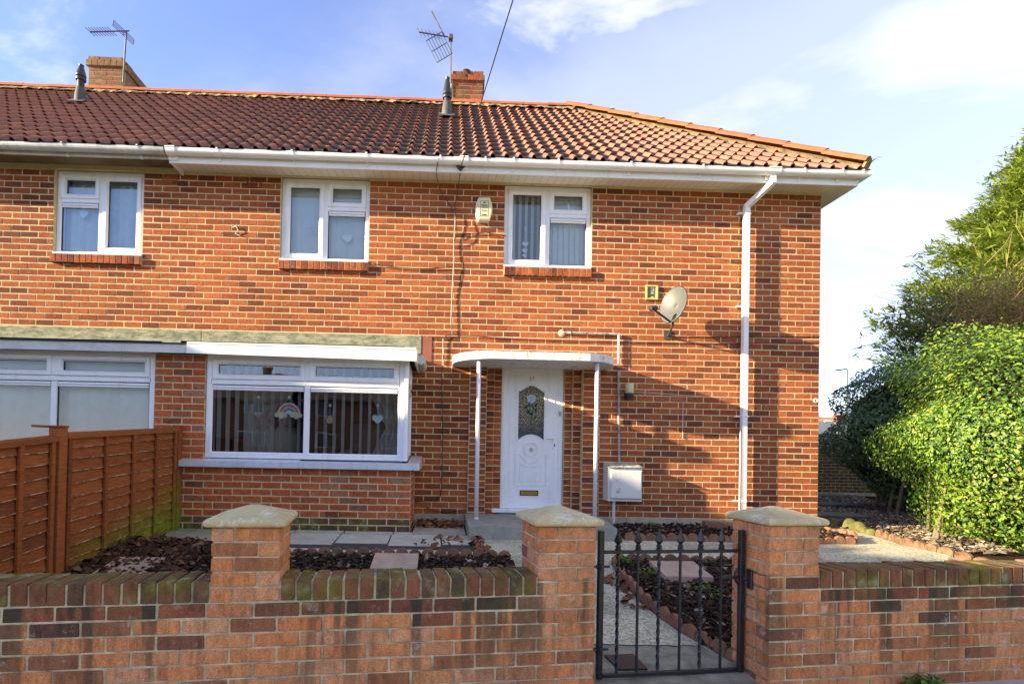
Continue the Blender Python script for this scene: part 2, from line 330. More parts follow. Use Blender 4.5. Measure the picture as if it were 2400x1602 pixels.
# wood fence
m = Mat('fence wood', 0.8, 0.25); r = m.rnd(); q = m.ramp(r, [(0.0, (0.27, 0.075, 0.02)), (0.5, (0.36, 0.105, 0.027)), (1.0, (0.2, 0.055, 0.016))])
q = m.mix(0.75, q, m.ramp(m.noise(14, 7, 0.7, (1, 0.6, 9)), [(0.3, (0.38,)*3), (0.52, (1.0,)*3), (0.75, (1.7,)*3)]), 'MULTIPLY')
X, Y_, Z_ = m.sep(m.pos()); low = m.mr(m.math('ADD', m.math('SUBTRACT', Z_, m.math('MULTIPLY', Y_, 0.24)), m.math('MULTIPLY', m.noise(3.0, 5, 0.6), 0.55)), 1.12, 0.5)
q = m.mix(m.math('MULTIPLY', low, m.mr(Y_, -2.9, -2.0, 0.25, 0.92)), q, m.ramp(m.noise(20, 5), [(0.35, (0.13, 0.14, 0.012)), (0.7, (0.27, 0.3, 0.02))]))
m.col(q); m.bump(m.noise(60, 4, 0.6, (1, 0.4, 8)), 0.4, 0.004); M_WOOD = m.m
# ground
m = Mat('path aggregate', 0.95, 0.15); v = m.vor(75); sp = m.sep(v)
q = m.ramp(sp[0], [(0.0, (0.3, 0.265, 0.17)), (0.35, (0.45, 0.41, 0.27)), (0.7, (0.58, 0.53, 0.37)), (1.0, (0.72, 0.67, 0.5))])
q = m.mix(m.mr(m.noise(1.7, 6, 0.7), 0.45, 0.7, 0, 0.6), q, (0.16, 0.165, 0.12)); m.col(q); m.bump(m.vor(75, 'Distance'), 0.5, 0.006); M_PATH = m.m
def paving(name, c, green=0.5):
    m = Mat(name, 0.9, 0.2); q = m.ramp(m.noise(5, 7, 0.7), [(0.3, tuple(x*0.7 for x in c)), (0.62, c)])
    q = m.mix(0.5, q, m.ramp(m.noise(90, 3), [(0.3, (0.75,)*3), (0.7, (1.15,)*3)]), 'MULTIPLY')
    X = m.sep(m.pos())[0]
    if green: q = m.mix(m.math('MULTIPLY', m.mr(m.math('ADD', X, m.math('MULTIPLY', m.noise(1.5, 5), 2.2)), -5.2, -7.4), green), q, (0.11, 0.13, 0.035))
    m.col(q); m.bump(m.noise(70, 4), 0.3, 0.004); return m.m
M_FLAG = paving('paving flag', (0.56, 0.52, 0.4)); M_PINK = paving('pink paving', (0.5, 0.36, 0.26), 0)
m = Mat('soil', 1.0, 0.1); m.col(m.ramp(m.noise(30, 8, 0.75), [(0.3, (0.014, 0.009, 0.006)), (0.6, (0.045, 0.027, 0.017)), (0.8, (0.09, 0.055, 0.032))])); m.bump(m.noise(40, 6, 0.7), 1.0, 0.03); M_SOIL = m.m
m = Mat('bark chip', 0.95, 0.15); m.col(m.ramp(m.tone(), [(0.0, (0.016, 0.01, 0.007)), (0.5, (0.04, 0.022, 0.014)), (0.85, (0.085, 0.045, 0.026)), (0.96, (0.2, 0.13, 0.075)), (1.0, (0.36, 0.3, 0.22))])); M_BARK = m.m
m = Mat('gravel', 0.95, 0.15); m.col(m.ramp(m.tone(), [(0.0, (0.1, 0.07, 0.045)), (0.5, (0.2, 0.14, 0.09)), (0.85, (0.34, 0.27, 0.19)), (1.0, (0.5, 0.45, 0.36))])); M_GRAVEL = m.m
m = Mat('fallen leaf', 0.8, 0.25); m.col(m.ramp(m.tone(), [(0.0, (0.03, 0.014, 0.009)), (0.5, (0.07, 0.03, 0.016)), (0.85, (0.12, 0.05, 0.024)), (1.0, (0.24, 0.12, 0.055))])); M_DEAD = m.m
m = Mat('dry leaf', 0.8, 0.25); m.col(m.ramp(m.tone(), [(0.0, (0.09, 0.035, 0.017)), (0.6, (0.19, 0.075, 0.03)), (1.0, (0.3, 0.14, 0.06))])); M_DRY = m.m
m = Mat('terracotta edging', 0.9, 0.2); q = m.mix(0.7, m.ramp(m.rnd(), [(0.0, (0.25, 0.115, 0.06)), (0.6, (0.3, 0.145, 0.085)), (1.0, (0.2, 0.11, 0.06))]), m.ramp(m.noise(18, 6, 0.7), [(0.3, (0.5,)*3), (0.6, (1.1,)*3)]), 'MULTIPLY')
q = m.mix(m.mr(m.noise(4, 6, 0.7), 0.55, 0.72, 0, 0.7), q, (0.16, 0.15, 0.04)); m.col(q); m.bump(m.noise(60, 4), 0.4, 0.004); M_TERRA = m.m
M_ASPH = plain('pavement', (0.42, 0.38, 0.3), 0.95, 0.2, 0.2, 6, 0, 0.6); M_ROAD = plain('road asphalt', (0.11, 0.105, 0.1), 0.95, 0.2, 0.3, 6, 0, 0.6)
m = Mat('turf', 1.0, 0.1); m.col(m.ramp(m.noise(3, 7, 0.7), [(0.3, (0.07, 0.085, 0.025)), (0.7, (0.13, 0.14, 0.045))])); M_TURF = m.m
m = Mat('capstone', 0.92, 0.2); q = m.ramp(m.noise(6, 7, 0.7), [(0.3, (0.44, 0.34, 0.17)), (0.65, (0.6, 0.49, 0.27))]); q = m.mix(m.mr(m.noise(11, 8, 0.85), 0.52, 0.6, 0, 0.85), q, (0.68, 0.63, 0.48)); q = m.mix(m.mr(m.noise(3, 5), 0.55, 0.75, 0, 0.35), q, (0.16, 0.16, 0.06)); m.col(q); m.bump(m.noise(50, 5), 0.5, 0.005); M_CAP = m.m
M_IRON = plain('black iron paint', (0.016, 0.018, 0.021), 0.36, 0.5, 0.3, 20, 0, 0.15)
M_BRASS = plain('brass', (0.55, 0.36, 0.1), 0.3, 0.5, 0.15, 20, 0.9); M_STEEL = plain('galvanised steel', (0.3, 0.29, 0.27), 0.5, 0.5, 0.2, 10, 0.6)
M_ALU = plain('weathered aluminium', (0.1, 0.09, 0.07), 0.55, 0.4, 0.4, 10, 0.3)
def leafmat(name, stops, trans=0.35, rough=0.45):
    m = Mat(name, rough, 0.4); c = m.ramp(m.tone(), stops); m.col(c)
    tl = m.n('ShaderNodeBsdfTranslucent'); m.L(c, tl.inputs[0]); mi = m.n('ShaderNodeMixShader'); mi.inputs[0].default_value = trans
    o = [q for q in m.t.nodes if q.type == 'OUTPUT_MATERIAL'][0]; m.L(m.b.outputs[0], mi.inputs[1]); m.L(tl.outputs[0], mi.inputs[2]); m.L(mi.outputs[0], o.inputs[0]); return m.m
M_PRIVET = leafmat('privet leaf', [(0.0, (0.03, 0.08, 0.014)), (0.35, (0.075, 0.16, 0.02)), (0.65, (0.18, 0.3, 0.032)), (0.9, (0.34, 0.42, 0.05)), (0.97, (0.3, 0.27, 0.03)), (1.0, (0.4, 0.22, 0.03))])
M_DARKLEAF = leafmat('dark hedge leaf', [(0.0, (0.08, 0.16, 0.055)), (0.6, (0.14, 0.24, 0.08)), (0.95, (0.22, 0.29, 0.08)), (1.0, (0.25, 0.22, 0.04))], 0.2, 0.3)
M_CONIF = leafmat('conifer spray', [(0.0, (0.13, 0.2, 0.03)), (0.5, (0.23, 0.3, 0.04)), (1.0, (0.34, 0.37, 0.055))], 0.3, 0.6)
M_GOLD = leafmat('golden shrub leaf', [(0.0, (0.2, 0.17, 0.03)), (0.5, (0.36, 0.27, 0.05)), (1.0, (0.46, 0.26, 0.06))], 0.3, 0.6)
M_TWIG = plain('pale twig', (0.34, 0.2, 0.09), 0.8); M_BARE = plain('dark twig', (0.05, 0.04, 0.035), 0.9); M_TRUNK = plain('hedge stem', (0.22, 0.16, 0.1), 0.9, 0.1, 0.3, 12, 0, 0.5)
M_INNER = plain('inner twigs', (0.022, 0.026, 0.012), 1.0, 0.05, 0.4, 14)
# ------------------------------------------------------------------ brickwork
BL, BC, ZA = 0.2286, 0.0825, 0.15
def sub_iv(iv, holes):
    out = [iv]
    for h0, h1 in holes:
        nx = []
        for a, b in out:
            if h1 <= a or h0 >= b: nx.append((a, b)); continue
            if h0 > a: nx.append((a, h0))
            if h1 < b: nx.append((h1, b))
        out = nx
    return out
def brick_rects(u0, u1, z0, n, bl, bc, holes=(), org=0.0, j=0.0115, k0=0):
    """stretcher bond rectangles (ua,ub,za,zb); holes: (u0,u1,z0,z1)"""
    R = []
    for k in range(n):
        za = z0+k*bc; zm = za+bc/2
        for a, b in sub_iv((u0, u1), [(h[0], h[1]) for h in holes if h[2] < zm < h[3]]):
            sh = org+((k+k0) % 2)*bl/2
            e = [a]; q = math.floor((a-sh)/bl)*bl+sh+bl
            while q < b-1e-6:
                e.append(q); q += bl
            e.append(b)
            if len(e) > 2 and e[1]-e[0] < 0.06: e.pop(1)
            if len(e) > 2 and e[-1]-e[-2] < 0.06: e.pop(-2)
            for c, d in zip(e[:-1], e[1:]): R.append((c+j/2, d-j/2, za+j/2, za+bc-j/2))
    return R
_bm = {}
def brick_mesh(w, d, h, mat, name='brick'):
    """shared chamfered brick, centred, front at -d/2 in y"""
    key = (round(w, 3), round(d, 3), round(h, 3), mat.name, random.randrange(3), name)
    if key not in _bm:
        b = MB(); b.cbox(-w/2, w/2, -d/2, d/2, -h/2, h/2, 0.0035, jit=0.0016)
        o = b.build(name, mat); me = o.data; bpy.data.objects.remove(o); _bm[key] = me
    return _bm[key]
def put_brick(fr, ua, ub, za, zb, d, mat, parent, nf=0.0, name='brick'):
    """one brick object, front face at n=nf, depth d inward"""
    me = brick_mesh(ub-ua, d, zb-za, mat, name); c = fr((ua+ub)/2, nf-d/2+random.uniform(-0.0012, 0.0012), (za+zb)/2)
    mw = Matrix.Translation(Vector(c)) @ Matrix.Rotation(fr.a+random.uniform(-0.003, 0.003), 4, 'Z')
    return link(name, me, parent, mw)
def quick_brick(mb, ua, ub, za, zb, nf=0.0, d=0.04, c=0.003):
    j = lambda: random.uniform(-0.0015, 0.0015); n1 = nf+random.uniform(-0.0012, 0.0012)
    o = [(ua+j(), za+j()), (ub+j(), za+j()), (ub+j(), zb+j()), (ua+j(), zb+j())]
    i = [(o[0][0]+c, o[0][1]+c), (o[1][0]-c, o[1][1]+c), (o[2][0]-c, o[2][1]-c), (o[3][0]+c, o[3][1]-c)]
    vs = [(a, n1, b) for a, b in i]+[(a, n1-c, b) for a, b in o]+[(a, nf-d, b) for a, b in o]
    F = [(0,3,2,1)]+[(k, (k+1) % 4, 4+(k+1) % 4, 4+k) for k in range(4)]+[(4+k, 4+(k+1) % 4, 8+(k+1) % 4, 8+k) for k in range(4)]
    mb.add(vs, F, random.random())
def lay_bricks(specs, wall, mat_default, limit, joined_name='brickwork'):
    """specs: (fr, rect, nf, mat). the limit nearest full bricks become objects, the rest one mesh"""
    def dist(s):
        fr, r, nf, m = s; c = Vector(fr((r[0]+r[1])/2, nf, (r[2]+r[3])/2)); v = c-CAM
        vis = (fr.dn[0]*v.x+fr.dn[1]*v.y) < 0
        q = v.dot(rgt)/max(0.1, v.dot(fwd))*FPX+1070
        ok = vis and -10 < q < 2410 and (r[1]-r[0]) > 0.08
        return v.length/math.sqrt((r[1]-r[0])*(r[3]-r[2])) if ok else 1e9
    specs = sorted(specs, key=dist)
    for fr, r, nf, m in specs[:limit]: put_brick(fr, *r, 0.1, m, wall, nf)
    mats = []; rest = specs[limit:]
    if rest:
        mb = MB()
        for fr, r, nf, m in rest:
            if m not in mats: mats.append(m)
            mb.fr = fr; mb.mi = mats.index(m); quick_brick(mb, *r, nf)
        o = mb.build(joined_name, mats, wall); o['kind'] = 'stuff'

XP = -8.35                       # party line
house = thing('end_terrace_house', 'red brick end house with white bay window, hipped tile roof and white front door', 'house', (-4.2, 2.8, 0))
nbr = thing('terrace_house', 'adjoining red brick house with grey gutter behind the wooden fence', 'house', (-12, 2.8, 0))
F0 = Fr(0, 0, 0); FB = Fr(0, -0.75, 0); FE = Fr(0, 0, PI/2); FBE = Fr(-5.5, 0, PI/2)
YR = 0.0025
# --- our wall core (mortar)
c = MB()
def core(x0, x1, z0, z1, y0=YR, y1=0.26): c.box(x0, x1, y0, y1, z0, z1)
core(XP, -7.355, 3.285, 4.545); core(-6.175, -4.352, 3.285, 4.545); core(-3.168, -YR, 3.285, 4.545)
core(XP, -YR, 2.45, 3.285); core(XP, -YR, 4.545, 4.62)
core(-5.61, -4.78, -0.1, 2.45); core(-3.02, -YR, -0.1, 2.45); core(-4.78, -3.02, 2.12, 2.45)
core(-4.78, -4.55, -0.1, 2.12, -0.0275); core(-4.55, -4.44, -0.1, 2.12, 0.0525); core(-4.44, -4.335, -0.1, 2.12, 0.1025)
core(-3.02-0.235, -3.02, -0.1, 2.12, -0.0275); core(-3.37, -3.255, -0.1, 2.12, 0.0525); core(-3.475, -3.37, -0.1, 2.12, 0.1025)
c.box(-0.26, -YR-0.0005, 0.26, 5.72, -0.1, 4.62); c.box(XP, -0.26, 5.46, 5.72, -0.1, 4.62); c.box(XP-0.1, XP, 0.26, 5.72, -0.1, 4.62)
c.box(XP, -5.5-YR, -0.75+YR, -0.5, -0.12, 0.676); c.box(-5.75, -5.5-YR, -0.5, YR, -0.12, 0.676)     # bay base
c.box(-8.55, -7.96, -0.75+YR, -0.55, 0.676, 2.0); c.box(XP-0.2, XP, -0.75+YR, 0, -0.12, 0.676)      # pier
wall = c.build('wall', M_MORT, house)
specs = []
H = [(-7.355, -6.175, 3.28, 5), (-4.352, -3.168, 3.28, 5), (-4.78, -3.02, -1, 2.10), (-9, -5.5, -1, 2.46)]
XL = -15.4; H.append((-10.322, -9.162, 3.28, 5)); H[3] = (-20, -5.5, -1, 0.69); H.append((-20, -5.59, 0.69, 2.46)); nspecs = []
for r in brick_rects(XL, 0, ZA-BC, 54, BL, BC, H, k0=1): (specs if r[0]+r[1] > 2*XP else nspecs).append((F0, r, 0.0, M_BRICK))
for r in brick_rects(0.0, 5.72, ZA-BC, 54, BL, BC, k0=0): specs.append((FE, r, 0.0, M_BRICK))
for r in brick_rects(XP+0.06, -5.5, -0.068, 9, BL, BC, org=0.05): specs.append((FB, r, 0.0, M_DAMPBR if r[2] < 0.02 or (r[2] < 0.1 and random.random() < 0.7) else M_BASEBR))
for r in brick_rects(-0.75, 0.0, -0.068, 9, BL, BC, org=0.02, k0=1): specs.append((FBE, r, 0.0, M_BASEBR))
for r in brick_rects(-8.55, -7.955, -0.068+9*BC, 16, BL, BC, org=-8.45): specs.append((FB, r, 0.0, M_BASEBR))
for k in range(-1, 24):                                            # porch: pilasters and stepped reveals
    za = ZA+k*BC+0.005-0.04; zb = za+BC-0.01
    for a, b, n in ((-4.78, -4.55, 0.03), (-3.255, -3.02, 0.03)):
        specs.append((F0, (a+0.004, b-0.004, za, zb), n, M_BRICK))
    za += 0.04; zb += 0.04
    for a, b, n in ((-4.55, -4.44, -0.05), (-4.44, -4.335, -0.10), (-3.475, -3.37, -0.10), (-3.37, -3.255, -0.05)): specs.append((F0, (a+0.003, b-0.003, za, zb), n, M_BRICK))
lay_bricks(specs, wall, M_BRICK, 300)
pl = MB(); pl.box(-3.02, 0.012, -0.014, 0.1, -0.12, 0.066); pl.build('plinth', M_CONC, house); pl = MB(); pl.box(-5.49, -4.79, -0.012, 0.1, -0.12, 0.066); pl.build('plinth', M_CONC, house)
li = MB(); li.cbox(XP, -5.44, -0.012, 0.2, 2.20, 2.448, 0.006); li.build('lintel', M_MOSSLAB, house)
pt = MB(); pt.box(-5.44, -5.30, -0.006, 0.05, 2.10, 2.44); pt.build('mortar_patch', plain('red patch', (0.3, 0.1, 0.06), 0.9), house)
# --- neighbour wall
c = MB()
c.box(XL, -10.322, YR, 0.26, 3.285, 4.545); c.box(-9.162, XP, YR, 0.26, 3.285, 4.545); c.box(XL, XP, YR, 0.26, 2.45, 3.285); c.box(XL, XP, YR, 0.26, 4.545, 4.62)
nb_ = MB(); nb_.box(XL, XP-0.2, -0.75+YR, -0.5, -0.2, 0.76); nbase = nb_.build('bay_base', M_MORT, nbr); nb_ = MB(); nb_.box(XL, -10.96, -0.75+YR, -0.5, 0.76, 2.0); npier = nb_.build('bay_pier', M_MORT, nbr); c.box(XL, XP-0.1, 0.26, 5.72, -0.1, 4.62)
nwall = c.build('wall', M_MORT, nbr)
specs = nspecs
lay_bricks(specs, nwall, M_BRICK, 300); lay_bricks([(FB, r, 0.0, M_BASEBR) for r in brick_rects(XL, XP-0.2, -0.068, 10, BL, BC)], nbase, M_BASEBR, 0); lay_bricks([(FB, r, 0.0, M_BASEBR) for r in brick_rects(XL, -10.955, -0.068+10*BC, 15, BL, BC)], npier, M_BASEBR, 0)
li = MB(); li.cbox(XL, XP-0.004, -0.012, 0.2, 2.19, 2.446, 0.006); li.build('lintel', M_MOSSLAB, nbr)
# rooms (so that the windows look into dark interiors)
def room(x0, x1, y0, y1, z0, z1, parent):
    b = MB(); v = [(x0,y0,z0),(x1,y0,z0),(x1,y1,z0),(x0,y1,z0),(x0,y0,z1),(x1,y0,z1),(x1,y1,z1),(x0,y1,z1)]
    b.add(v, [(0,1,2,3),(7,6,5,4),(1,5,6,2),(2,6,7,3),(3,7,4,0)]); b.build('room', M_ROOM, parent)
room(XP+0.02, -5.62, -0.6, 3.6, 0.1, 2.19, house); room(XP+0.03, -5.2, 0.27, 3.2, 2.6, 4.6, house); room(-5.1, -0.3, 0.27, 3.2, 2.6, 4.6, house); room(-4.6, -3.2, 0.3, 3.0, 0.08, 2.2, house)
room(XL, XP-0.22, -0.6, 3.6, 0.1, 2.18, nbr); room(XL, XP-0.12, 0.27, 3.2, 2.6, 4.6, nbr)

# ------------------------------------------------------------------ windows
def light(mb_fr, parent, x0, x1, z0, z1, n, sash, gl, vent_bar=False):
    """one glazed light: optional opening sash, gasket, pane"""
    if sash:
        b = MB(mb_fr); b.rim(x0-0.012, x1+0.012, z0-0.012, z1+0.012, 0.066, n+0.016, n-0.03, 0.02); b.build('sash', M_UPVC, parent); w = 0.052
    else: w = 0.0
    g = MB(mb_fr); g.rim(x0+w-0.004, x1-w+0.004, z0+w-0.004, z1-w+0.004, 0.011, n-0.018, n-0.03, 0.002); g.build('gasket', M_GASK, parent)
    p = MB(mb_fr); a = (x0+w, x1-w, z0+w, z1-w); nn = n-0.026
    p.add([(a[0], nn, a[2]), (a[1], nn, a[2]), (a[1], nn, a[3]), (a[0], nn, a[3])], [(0,3,2,1)]); p.build('pane', gl, parent)
    if vent_bar:
        v = MB(mb_fr); v.cbox(x0+0.005, x1-0.005, n-0.02, n+0.004, z1-0.034, z1-0.005, 0.004); v.cbox(x0+0.005, x1-0.005, n-0.02, n+0.002, z1-0.06, z1-0.038, 0.004); v.build('trickle_vent', M_UPVC, parent)
def bar(fr, parent, x0, x1, z0, z1, n, name):
    b = MB(fr); b.cbox(x0, x1, n-0.06, n, z0, z1, 0.006); b.build(name, M_UPVC, parent)
def sill_bricks(x0, x1, z0, z1, parent):
    s = MB(F0); s.box(x0+0.004, x1-0.004, -0.05, 0.036, z0+0.004, z1-0.006); o = s.build('window_sill', M_MORT, parent)
    n = round((x1-x0)/0.0775); w = (x1-x0)/n
    for i in range(n): put_brick(F0, x0+i*w+0.005, x0+(i+1)*w-0.005, z0+random.uniform(-0.003, 0.003), z1, 0.12, M_BRICK, o, 0.045)
def upper_window(x0, x1, z0, z1, parent, full_left):
    n = -0.055; b = MB(F0); b.rim(x0, x1, z0, z1, 0.055, n, -0.14, 0.01); w = b.build('window', M_UPVC, parent)
    m = (x0+x1)/2; bar(F0, w, m-0.032, m+0.032, z0+0.05, z1-0.05, n, 'mullion'); zt = z1-0.055-(z1-z0-0.11)*0.33
    A = (x0+0.06, m-0.036); B = (m+0.036, x1-0.06); full, split = (A, B) if full_left else (B, A)
    light(F0, w, *full, z0+0.06, z1-0.06, n, True, M_GLASS_UP); bar(F0, w, split[0]-0.004, split[1]+0.004, zt-0.03, zt+0.03, n, 'transom')
    light(F0, w, *split, zt+0.034, z1-0.06, n, True, M_GLASS_UP); light(F0, w, *split, z0+0.06, zt-0.034, n, False, M_GLASS_UP, True)
    s = MB(F0); s.cbox(x0-0.002, x1+0.002, -0.12, 0.012, z0-0.012, z0+0.018, 0.006); s.build('cill', M_UPVC, w)
    return w
for x0, x1, par, fl in ((-7.352, -6.178, house, True), (-4.349, -3.171, house, True), (-10.319, -9.165, nbr, False)):
    upper_window(x0, x1, 3.42, 4.538, par, fl); sill_bricks(x0-0.006, x1+0.006, 3.29, 3.405, par)
def bay_window(x0, x1, z0, z1, parent, gl=None):
    gl = gl or M_GLASS
    n = -0.03; b = MB(FB); b.rim(x0, x1, z0, z1, 0.075, n, -0.12, 0.012); w = b.build('bay_window', M_UPVC, parent)
    m = (x0+x1)/2+0.015; zt = z1-0.33; bar(FB, w, x0+0.05, x1-0.05, zt-0.03, zt+0.03, n, 'transom'); bar(FB, w, m-0.035, m+0.035, z0+0.06, zt-0.034, n+0.001, 'mullion'); bar(FB, w, m-0.035, m+0.035, zt+0.034, z1-0.06, n+0.001, 'mullion')
    for a, b_ in ((x0+0.07, m-0.03), (m+0.03, x1-0.07)):
        light(FB, w, a+0.012, b_-0.012, zt+0.042, z1-0.07, n, True, gl); light(FB, w, a+0.006, b_-0.006, z0+0.07, zt-0.036, n, False, gl, True)
    return w
bw = bay_window(-7.955, -5.60, 0.785, 2.02, house)
b = MB(); b.cbox(-5.598, -5.545, -0.79, -0.735, 0.785, 2.02, 0.008); b.build('corner_post', M_UPVC, bw)
FS = Fr(-5.56, 0, PI/2); b = MB(FS); b.rim(-0.733, -0.02, 0.785, 2.02, 0.06, -0.005, -0.09, 0.01); sw = b.build('side_window', M_UPVC, house)
bar(FS, sw, -0.68, -0.07, 1.66, 1.72, -0.004, 'transom'); light(FS, sw, -0.67, -0.08, 1.725, 1.955, -0.005, True, M_GLASS); light(FS, sw, -0.67, -0.08, 0.85, 1.655, -0.005, True, M_GLASS)
s = MB(); s.slab([(-8.245, -0.85), (-6.82, -0.85), (-6.82, -0.72), (-8.245, -0.72)], 0.682, lambda x, y: 0.752+(y+0.85)*0.2); s.slab([(-6.817, -0.85), (-5.44, -0.85), (-5.40, -0.81), (-5.40, 0.0), (-5.545, 0.0), (-5.545, -0.72), (-6.817, -0.72)], 0.684, lambda x, y: 0.754+(y+0.85)*0.1); s.build('bay_sill', upvc('painted sill', (0.66, 0.67, 0.7), 0.2), house)
nbw = bay_window(-10.95, -8.553, 0.77, 2.02, nbr, glass('neighbour glass', 1.3))
# bay roofs
b = MB(); b.box(-8.09, -5.47, -0.90, 0.0, 2.045, 2.10); b.build('bay_roof', M_LEAD, house)
b = MB(); b.prism([(-8.09, 1.985), (-5.452, 1.955), (-5.452, 2.083), (-8.09, 2.09)], -0.95, -0.925); b.prism([(-8.085, 2.092), (-5.46, 2.085), (-5.46, 2.112), (-8.085, 2.115)], -0.955, -0.90); b.box(-5.477, -5.453, -0.924, -0.02, 1.945, 2.09); b.build('bay_fascia', M_GUT, house)
b = MB(); b.lathe((-5.415, -0.66, 2.02), [(0.0, 0), (0.055, 0), (0.055, 0.64), (0.0, 0.64)], 14, Vector((0, 1, 0))); b.build('bay_gutter', M_GUTOLD, house)
b = MB(); b.box(-8.06, -5.48, -0.90, -0.66, 2.022, 2.042); b.build('bay_soffit', M_GUT, house)
b = MB(); b.box(XL, -8.092, -0.92, -0.895, 1.99, 2.088); b.build('bay_fascia', M_GUTOLD, nbr)
b = MB(); b.box(XL, -8.092, -0.935, 0.0, 2.09, 2.105); b.build('bay_roof', plain('roofing felt', (0.035, 0.04, 0.045), 0.9), nbr)
b = MB(); b.box(XL, -8.09, -0.894, -0.66, 2.022, 2.04); b.build('bay_soffit', M_GUTOLD, nbr)

# ------------------------------------------------------------------ front door, canopy, step
def dx(p): return -4.33+(p-415)*(0.85/525)
def dzz(p): return 2.11-(p-195)*(1.96/1200)
YD = -0.14
b = MB(F0); b.rim(-4.33, -3.48, 0.15, 2.11, 0.07, YD, YD-0.08, 0.012); b.cbox(-4.45, -3.36, -0.24, -0.02, 0.098, 0.148, 0.008); dfr = b.build('door_frame', M_UPVC, house)
# leaf with an arched opening
gx0, gx1 = dx(555), dx(782); gz1, gzs, gzb = dzz(360), dzz(412), dzz(835); gm = (gx0+gx1)/2
def arch_top(o=0.0):
    P = []
    for i in range(25):
        t = i/24; x = gx0-o+(gx1-gx0+2*o)*t; k = max(0.0, math.sin(PI*t))**1.6; P.append((x, gzs+o*0.6+(gz1-gzs+o*0.3)*k))
    return P
def arch_bot(o=0.0):
    P = []
    for i in range(25):
        t = i/24; x = gx0+o+(gx1-gx0-2*o)*t; P.append((x, gzb+o*0.2+(dzz(778)-gzb)*math.sin(PI*t)**0.7))
    return P
nl = YD-0.012; b = MB(F0)
top, bot = arch_top(), arch_bot(); lx0, lx1, lz0, lz1 = -4.272, -3.538, 0.205, 2.052
def face(poly): b.add([(u, nl, z) for u, z in poly], [list(range(len(poly)))[::-1]])
for i in range(24):
    face([top[i], top[i+1], (top[i+1][0], lz1), (top[i][0], lz1)]); face([(bot[i][0], lz0), (bot[i+1][0], lz0), bot[i+1], bot[i]])
    for Q in (top, bot): b.add([(Q[i][0], nl, Q[i][1]), (Q[i+1][0], nl, Q[i+1][1]), (Q[i+1][0], nl-0.03, Q[i+1][1]), (Q[i][0], nl-0.03, Q[i][1])], [(0,1,2,3)])
face([(lx0, lz0), (gx0, lz0), (gx0, lz1), (lx0, lz1)]); face([(gx1, lz0), (lx1, lz0), (lx1, lz1), (gx1, lz1)])
for u in (gx0, gx1): b.add([(u, nl, gzb), (u, nl, gzs), (u, nl-0.03, gzs), (u, nl-0.03, gzb)], [(0,1,2,3)])
door = b.build('door', M_UPVC, house)
g = MB(F0); g.rim(lx0-0.008, lx1+0.008, lz0-0.012, lz1+0.008, 0.012, nl-0.001, nl-0.02, 0.002); g.build('door_gasket', M_GASK, house)
mo = MB(F0)
def bead(P, r=0.007, close=False): mo.tube([(u, nl+0.001, z) for u, z in P], r, 6, close=close)
bead(top+bot[::-1], 0.008, True); bead(arch_top(0.022)+[(gx1+0.03, gzb-0.03), (gx1-0.01, gzb-0.045)], 0.005); bead([(gx0+0.01, gzb-0.045), (gx0-0.03, gzb-0.03)]+arch_top(0.022)[:1], 0.005)
cxm, czm, rm = dx(672), dzz(900), 0.1
for r_, th in ((rm, 0.008), (rm-0.022, 0.005)): bead([(cxm+r_*math.cos(2*PI*i/28), czm+r_*math.sin(2*PI*i/28)) for i in range(28)], th, True)
def dish(x0, x1, zt, zb, dip):
    P = [(x0, zb), (x0, zt)]; P += [(x0+(x1-x0)*(0.14+0.72*i/16), zt+0.0-dip*math.sin(PI*i/16)) for i in range(17)]; return P+[(x1, zt), (x1, zb)]
bead(dish(dx(540), dx(803), dzz(945), dzz(1205), 0.115), 0.008, True); bead(dish(dx(578), dx(760), dzz(1030), dzz(1165), 0.03), 0.006, True)
bead([(lx0+0.06, lz0+0.09), (lx1-0.06, lz0+0.09), (lx1-0.06, lz1-0.06), (lx0+0.06, lz1-0.06)], 0.004, True)
mo.build('panel_moulding', M_UPVC, door)
m = Mat('obscure door glass', 0.12, 0.5); v = m.noise(75, 3, 0.6, (1, 1, 0.6)); zz = m.sep(m.pos())[2]
q = m.ramp(v, [(0.36, (0.02, 0.018, 0.012)), (0.5, (0.16, 0.14, 0.08)), (0.62, (0.5, 0.46, 0.3))]); m.col(m.mix(m.mr(m.math('ADD', zz, m.math('MULTIPLY', m.noise(9, 4), 0.25)), 1.55, 1.28), q, m.ramp(v, [(0.4, (0.014, 0.015, 0.016)), (0.66, (0.12, 0.12, 0.12))]))); m.bump(v, 0.9, 0.02)
g = MB(F0); g.add([(u, nl-0.02, z) for u, z in top+bot[::-1]], [list(range(50))[::-1]]); g.build('door_glass', m.m, door)
FX, FZ = dx(670), dzz(470); ro = MB(F0)
def blob(u, z, a, b_, rot, n_, mb):
    P = [(u+a*math.cos(t)*math.cos(rot)-b_*math.sin(t)*math.sin(rot), z+a*math.cos(t)*math.sin(rot)+b_*math.sin(t)*math.cos(rot)) for t in [2*PI*i/12 for i in range(12)]]
    mb.prism(P, n_, n_-0.003)
for u, z, a, b_, r_ in ((0, 0.035, .04, .016, 0), (-0.045, 0.01, .018, .03, 0.2), (0.045, 0.012, .02, .026, 0), (-0.02, 0.0, .02, .017, 0), (0.012, -0.002, .02, .016, 0.3), (0.04, -0.03, .017, .016, 0), (-0.035, -0.032, .025, .014, 0.5), (0.01, -0.042, .026, .022, 0)): blob(FX+u, FZ+z, a, b_, r_, nl-0.013, ro)
ro.build('rose_petals', plain('pale blue glass', (0.5, 0.62, 0.72), 0.2), door)
st = MB(F0); st.tube([(FX+0.015, nl-0.016, FZ-0.06), (FX+0.03, nl-0.016, FZ-0.14), (FX+0.01, nl-0.016, FZ-0.25), (FX-0.01, nl-0.016, FZ-0.36)], 0.006, 6)
